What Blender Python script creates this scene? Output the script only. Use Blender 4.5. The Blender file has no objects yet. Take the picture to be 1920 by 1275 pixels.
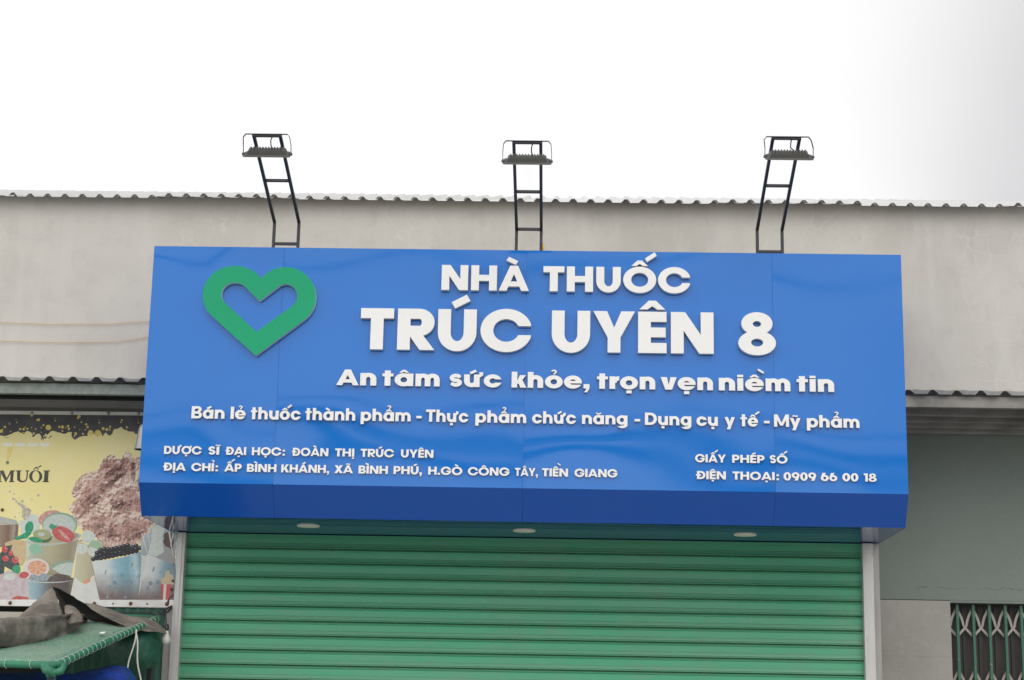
import bpy, bmesh, math, random, unicodedata
from mathutils import Vector, Matrix
from mathutils.geometry import delaunay_2d_cdt
PI = math.pi
C = bpy.context.scene.collection
SC = bpy.context.scene

# ------------------------------------------------------------------ camera
F_PX, PITCH, YAW, ROLL = 3264.6177, 0.22208, -0.02663, 0.01903
EYE = Vector((0.1979, -10.1176, 1.6))
_cy, _sy = math.cos(YAW), math.sin(YAW)
FWD = Vector((_sy * math.cos(PITCH), _cy * math.cos(PITCH), math.sin(PITCH)))
_r = Vector((_cy, -_sy, 0)); _u = _r.cross(FWD)
RGT = _r * math.cos(ROLL) + _u * math.sin(ROLL)
UPV = -_r * math.sin(ROLL) + _u * math.cos(ROLL)
cam = bpy.data.cameras.new('camera'); camo = bpy.data.objects.new('camera', cam); C.objects.link(camo)
cam.sensor_width = 36; cam.sensor_fit = 'HORIZONTAL'; cam.lens = F_PX / 1920 * 36
cam.clip_start = 0.1; cam.clip_end = 2000
M3 = Matrix((RGT, UPV, -FWD)).transposed().to_4x4(); M3.translation = EYE
camo.matrix_world = M3
SC.camera = camo

def at(x, y, Y):
    """A point measured on the photo, put where its sight line meets the upright plane at depth Y."""
    d = FWD + RGT * ((x - 960) / F_PX) + UPV * ((637.5 - y) / F_PX)
    return EYE + d * ((Y - EYE.y) / d.y)

# ------------------------------------------------------------------ sky, sun, exposure
W = bpy.data.worlds.new('World'); SC.world = W; W.use_nodes = True
nt = W.node_tree; N = nt.nodes; N.clear(); L = nt.links
SUN_EL, SUN_AZ = math.radians(38), math.radians(20)       # azimuth measured from -y (street side) towards +x
sky = N.new('ShaderNodeTexSky'); sky.sky_type = 'NISHITA'; sky.sun_disc = False
sky.sun_elevation = SUN_EL; sky.sun_rotation = PI - SUN_AZ
sky.dust_density = 4.0
geo = N.new('ShaderNodeTexCoord')
sep = N.new('ShaderNodeSeparateXYZ'); L.new(geo.outputs['Generated'], sep.inputs[0])
noi = N.new('ShaderNodeTexNoise'); noi.inputs['Scale'].default_value = 2.3; noi.inputs['Detail'].default_value = 3; noi.inputs['Roughness'].default_value = .45
L.new(geo.outputs['Generated'], noi.inputs['Vector'])
# thick bright overcast: brighter overhead, a greyer bank of cloud towards the east
def mth(op, a, b=None, c=None, clamp=False):
    n = N.new('ShaderNodeMath'); n.operation = op; n.use_clamp = clamp
    for i, v in enumerate((a, b, c)):
        if v is None: continue
        if isinstance(v, (int, float)): n.inputs[i].default_value = v
        else: L.new(v, n.inputs[i])
    return n.outputs[0]
zen = mth('MULTIPLY', mth('MAXIMUM', sep.outputs[2], 0.0), -3.0)
veil = mth('MULTIPLY_ADD', mth('MULTIPLY', mth('SUBTRACT', 1.0, sep.outputs[1]), .5, clamp=True), .75, .93)   # the veiled sun stands over the street
cl = mth('MULTIPLY', mth('ADD', mth('MULTIPLY_ADD', noi.outputs[0], 4.0, 14.0), zen), veil)
bank = N.new('ShaderNodeMapRange'); bank.interpolation_type = 'SMOOTHSTEP'
L.new(mth('ADD', sep.outputs[0], mth('MULTIPLY', mth('SUBTRACT', noi.outputs[0], .5), .55)), bank.inputs[0])
bank.inputs[1].default_value = .11; bank.inputs[2].default_value = .30; bank.inputs[3].default_value = 0; bank.inputs[4].default_value = 1
cl2 = mth('MULTIPLY', cl, mth('SUBTRACT', 1.0, mth('MULTIPLY', bank.outputs[0], .34)))
comb = N.new('ShaderNodeCombineColor')
L.new(cl2, comb.inputs[0]); L.new(mth('MULTIPLY', cl2, .995), comb.inputs[1]); L.new(mth('MULTIPLY', cl2, 1.0), comb.inputs[2])
mix = N.new('ShaderNodeMix'); mix.data_type = 'RGBA'; mix.inputs[0].default_value = .93
L.new(sky.outputs[0], mix.inputs[6]); L.new(comb.outputs[0], mix.inputs[7])
bg = N.new('ShaderNodeBackground'); bg.inputs['Strength'].default_value = .10
L.new(mix.outputs[2], bg.inputs['Color'])
out = N.new('ShaderNodeOutputWorld'); L.new(bg.outputs[0], out.inputs['Surface'])
sl = bpy.data.lights.new('sun', 'SUN'); sl.energy = .8; sl.angle = math.radians(34); sl.color = (1, .97, .92)
so = bpy.data.objects.new('sun', sl); C.objects.link(so)
sdir = Vector((math.sin(SUN_AZ) * math.cos(SUN_EL), -math.cos(SUN_AZ) * math.cos(SUN_EL), math.sin(SUN_EL)))
so.rotation_euler = (-sdir).to_track_quat('-Z', 'Y').to_euler()
SC.view_settings.view_transform = 'Standard'; SC.view_settings.look = 'None'
SC.view_settings.exposure = -.38; SC.view_settings.gamma = 1; SC.view_settings.use_curve_mapping = False
SC.render.engine = 'CYCLES'

# ------------------------------------------------------------------ materials
class MT:
    """One procedural material: principled shader plus noise helpers on object coordinates."""
    def __init__(s, name, col, rough=.6, metal=0, spec=.5):
        s.m = bpy.data.materials.new(name); s.m.use_nodes = True
        s.t = s.m.node_tree; s.n = s.t.nodes; s.l = s.t.links
        s.b = s.n['Principled BSDF']
        s.b.inputs['Base Color'].default_value = (*col, 1); s.b.inputs['Roughness'].default_value = rough
        s.b.inputs['Metallic'].default_value = metal; s.b.inputs['Specular IOR Level'].default_value = spec
        s.tc = s.n.new('ShaderNodeTexCoord').outputs['Object']
        s.col = None; s.base = col
    def map(s, scale=(1, 1, 1), loc=(0, 0, 0), rot=(0, 0, 0)):
        n = s.n.new('ShaderNodeMapping'); n.inputs['Scale'].default_value = scale; n.inputs['Location'].default_value = loc
        n.inputs['Rotation'].default_value = rot
        s.l.new(s.tc, n.inputs[0]); return n.outputs[0]
    def noise(s, scale, detail=4, rough=.55, vec=None, stretch=None, dist=0):
        n = s.n.new('ShaderNodeTexNoise'); n.inputs['Scale'].default_value = scale; n.inputs['Detail'].default_value = detail
        n.inputs['Roughness'].default_value = rough; n.inputs['Distortion'].default_value = dist
        s.l.new(vec or (s.map(stretch) if stretch else s.tc), n.inputs['Vector']); return n.outputs[0]
    def voro(s, scale, feature='F1', vec=None):
        n = s.n.new('ShaderNodeTexVoronoi'); n.feature = feature; n.inputs['Scale'].default_value = scale
        s.l.new(vec or s.tc, n.inputs['Vector']); return n.outputs['Distance']
    def ramp(s, fac, stops):
        n = s.n.new('ShaderNodeValToRGB'); e = n.color_ramp.elements
        while len(e) < len(stops): e.new(.5)
        for k, (p, c) in zip(e, stops):
            k.position = p; k.color = (*c, 1) if len(c) == 3 else c
        s.l.new(fac, n.inputs[0]); return n.outputs[0]
    def g(s, fac, p0, p1, v0=0., v1=1.):
        n = s.n.new('ShaderNodeMapRange'); n.inputs[1].default_value = p0; n.inputs[2].default_value = p1
        n.inputs[3].default_value = v0; n.inputs[4].default_value = v1; s.l.new(fac, n.inputs[0]); return n.outputs[0]
    def math(s, op, a, b):
        n = s.n.new('ShaderNodeMath'); n.operation = op
        for i, v in enumerate((a, b)):
            if isinstance(v, (int, float)): n.inputs[i].default_value = v
            else: s.l.new(v, n.inputs[i])
        return n.outputs[0]
    def xyz(s, i):
        n = s.n.new('ShaderNodeSeparateXYZ'); s.l.new(s.tc, n.inputs[0]); return n.outputs[i]
    def blend(s, fac, col, mode='MIX'):
        """mix the colour so far with col by fac"""
        n = s.n.new('ShaderNodeMix'); n.data_type = 'RGBA'; n.blend_type = mode
        if isinstance(fac, (int, float)): n.inputs[0].default_value = fac
        else: s.l.new(fac, n.inputs[0])
        if s.col is None: n.inputs[6].default_value = (*s.base, 1)
        else: s.l.new(s.col, n.inputs[6])
        if isinstance(col, tuple): n.inputs[7].default_value = (*col, 1)
        else: s.l.new(col, n.inputs[7])
        s.col = n.outputs[2]; s.l.new(s.col, s.b.inputs['Base Color']); return s
    def setcol(s, c):
        s.col = c; s.l.new(c, s.b.inputs['Base Color']); return s
    def bump(s, h, dist=.002, strength=1.0):
        n = s.n.new('ShaderNodeBump'); n.inputs['Strength'].default_value = strength; n.inputs['Distance'].default_value = dist
        s.l.new(h, n.inputs['Height'])
        if s.b.inputs['Normal'].is_linked: s.l.new(s.b.inputs['Normal'].links[0].from_socket, n.inputs['Normal'])
        s.l.new(n.outputs[0], s.b.inputs['Normal']); return s
    def rough(s, f): s.l.new(f, s.b.inputs['Roughness']); return s

def mul(c, k): return tuple(min(1, v * k) for v in c)

# upper wall: sun-bleached plaster with blotches, hairline cracks and drip stains
m = MT('plaster', (.54, .515, .475), .85, spec=.25)
m.blend(m.g(m.noise(1.5, 6, .6), .42, .68), (.46, .44, .405))
m.blend(m.g(m.noise(7, 6, .65), .52, .75, 0, .5), (.41, .395, .37))
m.blend(m.g(m.noise(2.2, 5, .6, stretch=(3, 1, .6)), .50, .72, 0, .6), (.59, .57, .535))
m.blend(m.g(m.noise(3.5, 5, .7, stretch=(3.5, 1, .22)), .60, .76, 0, .25), (.38, .365, .335))
wv = m.n.new('ShaderNodeMix'); wv.data_type = 'RGBA'; wv.inputs[0].default_value = .10; m.l.new(m.tc, wv.inputs[6])
wn = m.n.new('ShaderNodeTexNoise'); wn.inputs['Scale'].default_value = 6; m.l.new(m.tc, wn.inputs['Vector']); m.l.new(wn.outputs['Color'], wv.inputs[7])
ck = m.voro(9, 'DISTANCE_TO_EDGE', wv.outputs[2])
m.blend(m.math('MULTIPLY', m.g(ck, 0, .032, .6, 0), m.g(m.noise(1.1, 3), .50, .62)), (.63, .61, .57))
m.bump(m.noise(60, 4, .7), .0015, .5); m.bump(m.noise(4, 3), .01, .4)
M_PLASTER = m.m
m = MT('teal_paint', (.185, .218, .192), .7, spec=.3)
m.blend(m.g(m.noise(2, 5, .6), .4, .7, 0, .7), (.168, .20, .177)); m.blend(m.g(m.noise(30, 3), .55, .7, 0, .3), (.235, .268, .238))
ckz = m.g(m.math('ABSOLUTE', m.math('SUBTRACT', m.math('ADD', m.xyz(2), m.math('MULTIPLY', m.noise(9, 5, .7), .07)), 2.605), 0), 0, .004, .6, 0)
m.blend(m.math('MULTIPLY', ckz, m.g(m.noise(3, 2), .45, .55)), (.07, .085, .08))
m.bump(m.noise(45, 3), .001, .5); M_TEAL = m.m
m = MT('grey_tile', (.30, .292, .262), .55)
m.blend(m.g(m.noise(3, 6, .65), .42, .7), (.255, .248, .222)); m.blend(m.g(m.noise(18, 5, .7), .52, .72, 0, .6), (.345, .335, .30))
jx = m.g(m.math('ABSOLUTE', m.math('SUBTRACT', m.xyz(0), 2.415), 0), 0, .002, .5, 0)
jz = m.g(m.math('ABSOLUTE', m.math('SUBTRACT', m.xyz(2), 2.13), 0), 0, .003, .4, 0)
m.blend(m.math('MAXIMUM', jx, jz), (.16, .15, .14)); M_TILE = m.m
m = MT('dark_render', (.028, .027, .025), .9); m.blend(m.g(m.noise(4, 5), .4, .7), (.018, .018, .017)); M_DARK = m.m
m = MT('roof_zinc', (.62, .62, .60), .35, .55); m.blend(m.g(m.noise(3, 5, .6, stretch=(1, .2, 1)), .5, .75, 0, .5), (.36, .34, .31))
m.bump(m.noise(20, 3), .001, .4); M_ROOF = m.m
m = MT('awning_sheet', (.38, .385, .37), .5, .2); m.blend(m.g(m.noise(5, 5, .65), .45, .7, 0, .7), (.22, .21, .19)); M_AWN = m.m
m = MT('galvanised', (.165, .16, .147), .55, .25)
m.blend(m.g(m.voro(38), .2, .8, 0, .5), (.26, .25, .23)); m.blend(m.g(m.noise(1.6, 2, stretch=(1, .2, .2)), .52, .6, 0, .7), (.36, .34, .315))
m.blend(m.g(m.noise(40, 3, stretch=(.05, 1, 1)), .5, .7, 0, .5), (.15, .14, .125)); M_GALV = m.m
m = MT('green_grey_purlin', (.20, .225, .205), .6, .1); m.blend(m.g(m.noise(30, 4), .45, .7), (.27, .29, .27)); M_PURL = m.m

def sign_blue(name, off):
    m = MT(name, (.006, .150, .53), .05, spec=.44)
    v = m.map((1, 1, 1), (off, off * 2.3, off * .7))
    h = m.noise(1.0, 1.2, .4, vec=m.map((.75, 1, .8), (off, off * 2, off * .7)), dist=.3)
    m.blend(m.g(m.noise(2.2, 4, vec=v), .5, .8, 0, .25), (.010, .155, .50))
    m.blend(m.g(m.noise(140, 2, .6), .62, .72, 0, .12), (.10, .22, .55))
    m.rough(m.g(m.noise(2.5, 4, vec=v), .3, .7, .035, .075))
    m.bump(h, .027, 1.0)
    return m.m
M_BLUE = [sign_blue('sign_blue_%d' % i, 3.1 + 7.7 * i) for i in range(4)]
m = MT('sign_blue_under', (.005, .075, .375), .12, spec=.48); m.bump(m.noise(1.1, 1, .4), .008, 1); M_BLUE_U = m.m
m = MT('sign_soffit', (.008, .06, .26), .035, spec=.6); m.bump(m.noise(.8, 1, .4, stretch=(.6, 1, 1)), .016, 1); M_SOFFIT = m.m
m = MT('letter_white', (.78, .78, .765), .4); m.blend(m.g(m.noise(6, 4), .5, .75, 0, .5), (.73, .73, .715)); M_WHITE = m.m
m = MT('letter_edge', (.62, .61, .62), .5); M_EDGE = m.m
m = MT('heart_green', (.006, .33, .155), .45, spec=.25); m.blend(m.g(m.noise(5, 3), .4, .7, 0, .5), (.008, .30, .14)); M_HEART = m.m
m = MT('lamp_diffuser', (.80, .78, .68), .5); M_DIFF = m.m

m = MT('shutter_green', (.058, .365, .195), .36, spec=.45)
m.blend(m.g(m.noise(1.4, 5, .6, stretch=(1, 1, 2)), .42, .7, 0, .6), (.10, .36, .21))
m.blend(m.g(m.noise(26, 4, .7, stretch=(.12, 1, 1)), .54, .72, 0, .45), (.16, .31, .21))
m.blend(m.g(m.noise(2.2, 4, stretch=(1.3, 1, .3)), .52, .75, 0, .3), (.15, .24, .16))
m.blend(m.g(m.noise(70, 3, .7, stretch=(.5, 1, 1)), .60, .70, 0, .35), (.20, .33, .24)); m.blend(m.g(m.noise(1.1, 5, .7), .56, .74, 0, .45), (.16, .27, .19))
nz = m.n.new('ShaderNodeSeparateXYZ'); m.l.new(m.n.new('ShaderNodeNewGeometry').outputs['True Normal'], nz.inputs[0])   # dust lies on the ledges that face up
m.blend(m.g(nz.outputs[2], .12, .32, 0, .55), (.135, .205, .135))
m.bump(m.noise(2.4, 2, stretch=(.6, 1, 3)), .007, .7); M_SHUT = m.m
m = MT('rail_aluminium', (.56, .555, .535), .42, .15)
m.blend(m.g(m.noise(5, 5, .65, stretch=(3, 1, .5)), .45, .7, 0, .6), (.42, .41, .385))
m.blend(m.g(m.noise(7, 5, .7, stretch=(2, 1, .6)), .66, .74, 0, .6), (.24, .15, .07)); M_RAIL = m.m
m = MT('post_grey', (.36, .355, .34), .6, .1)
m.blend(m.g(m.noise(6, 5, .65, stretch=(3, 1, .4)), .45, .7, 0, .7), (.27, .26, .245))
m.blend(m.g(m.noise(9, 5, .7, stretch=(4, 1, .9)), .64, .7, 0, .9), (.16, .10, .05)); M_POST = m.m
m = MT('lamp_black_steel', (.035, .037, .045), .45, .3); m.blend(m.g(m.noise(20, 3), .5, .8, 0, .6), (.06, .06, .065)); M_STEEL = m.m
m = MT('lamp_cast_body', (.085, .085, .08), .55, .2); M_CAST = m.m
m = MT('lamp_bracket', (.10, .10, .11), .4, .6); M_YOKE = m.m
m = MT('lamp_glass', (.5, .52, .5), .08); M_GLASS = m.m
m = MT('gate_green', (.032, .125, .078), .5); m.blend(m.g(m.noise(40, 4, .7), .62, .68, 0, .9), (.25, .2, .10)); M_GATE = m.m
m = MT('gate_lattice', (.36, .335, .285), .6); m.blend(m.g(m.noise(25, 4), .5, .75), (.27, .25, .21)); M_LATT = m.m
m = MT('gate_leaf', (.028, .023, .022), .6); m.blend(m.g(m.noise(12, 4, stretch=(4, 1, .3)), .45, .7), (.045, .036, .032)); M_LEAF = m.m

def net_mat(name, c1, c2, sc=90):
    m = MT(name, c1, .55); m.blend(m.g(m.noise(3, 5, .6), .4, .7, 0, .7), c2)
    m.blend(m.g(m.noise(sc, 3, .7, stretch=(1, .3, 1)), .46, .62, 0, .6), mul(c2, 1.45)); m.blend(m.g(m.noise(sc * .55, 3, .7, stretch=(1, .5, 1)), .52, .68, 0, .55), mul(c1, .55)); m.bump(m.noise(sc, 3), .003, .7); return m.m
M_NET = net_mat('green_net', (.10, .25, .165), (.235, .295, .235))
M_NETEDGE = net_mat('green_tape', (.02, .20, .105), (.03, .15, .085), 40)
M_GCLOTH = net_mat('green_cloth', (.016, .10, .066), (.02, .07, .05), 60)
M_BTARP = net_mat('blue_tarp', (.010, .055, .40), (.006, .016, .10), 30)
m = MT('shade_cloth', (.125, .112, .098), .9, spec=.2)
m.blend(m.g(m.noise(3.5, 6, .65), .40, .62), (.28, .245, .205)); m.blend(m.g(m.noise(9, 5, .7), .56, .75, 0, .6), (.40, .35, .29))
m.bump(m.noise(55, 3, .7), .004, .7); m.bump(m.noise(7, 4), .02, .5); M_CLOTH = m.m
m = MT('shade_cloth_shaded', (.030, .028, .026), .95, spec=.1); m.blend(m.g(m.noise(9, 5, .7), .5, .75, 0, .6), (.06, .055, .05)); m.bump(m.noise(55, 3, .7), .004, .7); M_CLOTH_SHADED = m.m  # darker copy of the same cloth, with shade put into its colour
m = MT('beige_board', (.40, .36, .31), .8); m.blend(m.g(m.noise(5, 4), .45, .7), (.33, .3, .26)); M_BOARD = m.m
m = MT('strap_white', (.70, .68, .63), .7); M_STRAP = m.m
m = MT('lacing', (.46, .52, .45), .7); M_LACE = m.m
m = MT('bulb_plastic', (.60, .58, .53), .3); M_BULB = m.m
m = MT('black_rubber', (.02, .02, .02), .5); M_BLACK = m.m
m = MT('orange_string', (.62, .43, .22), .7); M_ORANGE = m.m
m = MT('pale_shade', (.34, .34, .345), .35, .4); M_SHADE = m.m
m = MT('rust', (.13, .06, .03), .7, .2); m.blend(m.g(m.noise(150, 3), .4, .7), (.26, .14, .07)); M_RUST = m.m
m = MT('screw_zinc', (.45, .44, .42), .35, .7); M_ZINC = m.m
m = MT('asphalt', (.20, .19, .18), .9); m.blend(m.g(m.noise(.7, 6), .4, .7), (.16, .155, .15)); M_ASPH = m.m
m = MT('pavement', (.42, .41, .385), .85); m.blend(m.g(m.noise(1.2, 6), .4, .7), (.35, .34, .32)); M_PAVE = m.m
m = MT('paper', (.8, .8, .78), .6); M_PAPER = m.m
m = MT('copper_yellow', (.72, .42, .05), .5); M_YELLOW = m.m

# ------------------------------------------------------------------ mesh helpers
class MB:
    def __init__(s): s.v = []; s.f = []; s.mi = []; s.sm = []
    def add(s, vs, fs, mi=0, smooth=False):
        o = len(s.v); s.v += [tuple(v) for v in vs]
        for f in fs: s.f.append([o + i for i in f]); s.mi.append(mi); s.sm.append(smooth)
        return s
    def box(s, x0, x1, y0, y1, z0, z1, mi=0):
        vs = [(x, y, z) for z in (z0, z1) for y in (y0, y1) for x in (x0, x1)]
        return s.add(vs, [(0, 2, 3, 1), (4, 5, 7, 6), (0, 1, 5, 4), (2, 6, 7, 3), (0, 4, 6, 2), (1, 3, 7, 5)], mi)
    def bar(s, a, b, w, h=None, up=(0, 0, 1), mi=0):
        """square bar from a to b"""
        a = Vector(a); b = Vector(b); h = h or w; d = (b - a).normalized(); up = Vector(up)
        if abs(d.dot(up)) > .98: up = Vector((0, 1, 0))
        x = d.cross(up).normalized(); y = x.cross(d)
        vs = [p + x * (i * w / 2) + y * (j * h / 2) for p in (a, b) for i, j in ((-1, -1), (1, -1), (1, 1), (-1, 1))]
        return s.add(vs, [(0, 1, 2, 3), (7, 6, 5, 4), (0, 4, 5, 1), (1, 5, 6, 2), (2, 6, 7, 3), (3, 7, 4, 0)], mi)
    def tube(s, pts, r, n=8, mi=0):
        pts = [Vector(p) for p in pts]; rs = r if isinstance(r, (list, tuple)) else [r] * len(pts)
        vs = []; x = None
        for i, p in enumerate(pts):
            d = (pts[min(i + 1, len(pts) - 1)] - pts[max(i - 1, 0)]).normalized()
            if x is None: x = d.orthogonal().normalized()
            x = (x - d * x.dot(d)).normalized(); y = d.cross(x)
            vs += [p + (x * math.cos(2 * PI * k / n) + y * math.sin(2 * PI * k / n)) * rs[i] for k in range(n)]
        fs = [(i * n + k, i * n + (k + 1) % n, (i + 1) * n + (k + 1) % n, (i + 1) * n + k) for i in range(len(pts) - 1) for k in range(n)]
        fs += [tuple(reversed(range(n))), tuple(range((len(pts) - 1) * n, len(pts) * n))]
        return s.add(vs, fs, mi, True)
    def lathe(s, prof, c, n=24, axis='z', mi=0):
        """prof = [(r, h)] round the vertical through c"""
        c = Vector(c); vs = []
        for r, h in prof:
            for k in range(n):
                a = 2 * PI * k / n
                if axis == 'z': vs.append(c + Vector((r * math.cos(a), r * math.sin(a), h)))
                else: vs.append(c + Vector((r * math.cos(a), -h, r * math.sin(a))))
        fs = [(i * n + k, i * n + (k + 1) % n, (i + 1) * n + (k + 1) % n, (i + 1) * n + k) for i in range(len(prof) - 1) for k in range(n)]
        return s.add(vs, fs, mi, True)
    def prism_x(s, prof, x0, x1, mi=0, closed=True, smooth=False):
        """profile [(y, z)] swept along x"""
        n = len(prof); vs = [(x, y, z) for x in (x0, x1) for y, z in prof]
        fs = [(i, (i + 1) % n, n + (i + 1) % n, n + i) for i in range(n if closed else n - 1)]
        if closed: fs += [tuple(reversed(range(n))), tuple(range(n, 2 * n))]
        return s.add(vs, fs, mi, smooth)
    def grid(s, rows, mi=0):
        n = len(rows[0]); vs = [p for r in rows for p in r]
        return s.add(vs, [(i * n + k, i * n + k + 1, (i + 1) * n + k + 1, (i + 1) * n + k) for i in range(len(rows) - 1) for k in range(n - 1)], mi, True)
    def build(s, name, mats, parent=None, fix=True):
        me = bpy.data.meshes.new(name); me.from_pydata(s.v, [], s.f)
        for m in (mats if isinstance(mats, (list, tuple)) else [mats]): me.materials.append(m)
        me.polygons.foreach_set('material_index', s.mi); me.polygons.foreach_set('use_smooth', s.sm)
        if fix:
            b = bmesh.new(); b.from_mesh(me); bmesh.ops.recalc_face_normals(b, faces=b.faces); b.to_mesh(me); b.free()
        me.update(); o = bpy.data.objects.new(name, me); C.objects.link(o)
        if parent is not None:
            o.parent = parent
            if parent.type == 'EMPTY': o.matrix_parent_inverse = parent.matrix_basis.inverted()
            elif parent.parent is not None: o.matrix_parent_inverse = (parent.parent.matrix_basis @ parent.parent.matrix_basis.inverted()).inverted()
        return o
def soft(o, w=.002, seg=2, ang=40):
    b = o.modifiers.new('edges', 'BEVEL'); b.width = w; b.segments = seg; b.limit_method = 'ANGLE'; b.angle_limit = math.radians(ang); return o
def tag(o, label, cat, group=None, kind=None):
    o['label'] = label; o['category'] = cat
    if group: o['group'] = group
    if kind: o['kind'] = kind
    return o
def thing(name, loc, label, cat, group=None):
    o = bpy.data.objects.new(name, None); C.objects.link(o); o.location = loc; o.empty_display_size = .1
    bpy.context.view_layer.update()
    return tag(o, label, cat, group)
def struct(o): o['kind'] = 'structure'; return o

# ------------------------------------------------------------------ flat shapes: ordered add / subtract of outlines, triangulated exactly
def Rr(x0, y0, x1, y1): return [(x0, y0), (x1, y0), (x1, y1), (x0, y1)]
def El(cx, cy, rx, ry, n=44): return [(cx + rx * math.cos(2 * PI * k / n), cy + ry * math.sin(2 * PI * k / n)) for k in range(n)]
def area(p): return .5 * sum(p[i - 1][0] * p[i][1] - p[i][0] * p[i - 1][1] for i in range(len(p)))
def flat(ops):
    """ops = [(value, outline)]; the last outline over a spot decides, value None cuts away. Returns verts, tris, values."""
    vs, fs, val = [], [], []
    for v, p in ops:
        if area(p) < 0: p = p[::-1]
        fs.append(list(range(len(vs), len(vs) + len(p)))); vs += [Vector(q) for q in p]; val.append(v)
    V, E_, F, _, _, FO = delaunay_2d_cdt(vs, [], fs, 0, 1e-6)
    tri, tv = [], []
    for f, src in zip(F, FO):
        if not src: continue
        v = val[max(src)]
        if v is None: continue
        tri.append(list(f)); tv.append(v)
    return V, tri, tv
def inside(x, y, p):
    c = False; x0, y0 = p[-1]
    for x1, y1 in p:
        if (y1 > y) != (y0 > y) and x < (x0 - x1) * (y - y1) / (y0 - y1) + x1: c = not c
        x0, y0 = x1, y1
    return c
def flat_print(ops):
    """as flat(), for many crossing outlines: cut along every outline, then ask of each piece which outline lies uppermost"""
    vs, es, box = [], [], []
    for v, p in ops:
        o = len(vs); n = len(p); vs += [Vector(q) for q in p]; es += [(o + k, o + (k + 1) % n) for k in range(n)]
        box.append((min(q[0] for q in p), max(q[0] for q in p), min(q[1] for q in p), max(q[1] for q in p)))
    V, E_, F, _, _, _ = delaunay_2d_cdt(vs, es, [], 0, 1e-6)
    tri, tv = [], []
    for f in F:
        x = sum(V[i][0] for i in f) / len(f); y = sum(V[i][1] for i in f) / len(f)
        for k in range(len(ops) - 1, -1, -1):
            b = box[k]
            if b[0] < x < b[1] and b[2] < y < b[3] and inside(x, y, ops[k][1]):
                if ops[k][0] is not None: tri.append(list(f)); tv.append(ops[k][0])
                break
    return V, tri, tv
def raise_flat(mb, V, tri, to3, t, face_mi=0, edge_mi=1):
    """flat shape -> solid of thickness t; to3(x, y, depth) places it"""
    used = {}
    def idx(i, d):
        k = (i, d)
        if k not in used: used[k] = len(mb.v); mb.v.append(tuple(to3(V[i][0], V[i][1], d)))
        return used[k]
    ed = set()
    for f in tri:
        n = len(f)
        for k in range(n): ed.add((f[k], f[(k + 1) % n]))
        mb.f.append([idx(i, 0) for i in f]); mb.mi.append(face_mi); mb.sm.append(False)
    for a, b in ed:
        if (b, a) not in ed:
            mb.f.append([idx(b, 0), idx(a, 0), idx(a, 1), idx(b, 1)]); mb.mi.append(edge_mi); mb.sm.append(False)

# ------------------------------------------------------------------ lettering: heavy geometric alphabet drawn from bars and rings (cap height 1)
def stroke(pts, w, n=14):
    ops = []
    for a, b in zip(pts, pts[1:]):
        dx, dy = b[0] - a[0], b[1] - a[1]; l = math.hypot(dx, dy); nx, ny = -dy / l * w / 2, dx / l * w / 2
        ops.append((1, [(a[0] - nx, a[1] - ny), (b[0] - nx, b[1] - ny), (b[0] + nx, b[1] + ny), (a[0] + nx, a[1] + ny)]))
    for p in pts[1:-1]: ops.append((1, El(p[0], p[1], w / 2, w / 2, n)))
    return ops
def arc(cx, cy, rx, ry, a0, a1, n=14): return [(cx + rx * math.cos(math.radians(a0 + (a1 - a0) * k / n)), cy + ry * math.sin(math.radians(a0 + (a1 - a0) * k / n))) for k in range(n + 1)]
S_, R_, D_ = .06, .035, .015           # side gaps: straight, round, diagonal
def s_shape(W_, H, w):
    r = (H - w * .84) / 4; rx = (W_ - w) / 2; cx = W_ / 2
    return stroke(arc(cx, H - w * .42 - r, rx, r, 25, 270) + arc(cx, w * .42 + r, rx, r, 90, -155)[1:], w * .86)
def ring(cx, cy, rx, ry, w, h): return [(1, El(cx, cy, rx, ry)), (None, El(cx, cy, rx - w, ry - h))]
def n_shape(x, W_, xh, w, h):
    cy = xh - .37; cx = x + W_ / 2
    return [(1, El(cx + .01, cy, W_ / 2 - .01, .385)), (1, Rr(x + W_ - w, 0, x + W_, cy)), (None, El(cx, cy, W_ / 2 - w, .385 - h * 1.05)),
            (None, Rr(x + w, -.3, x + W_ - w, cy)), (None, Rr(x - .1, -.3, x + w, cy)), (1, Rr(x, 0, x + w, xh))]
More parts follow.
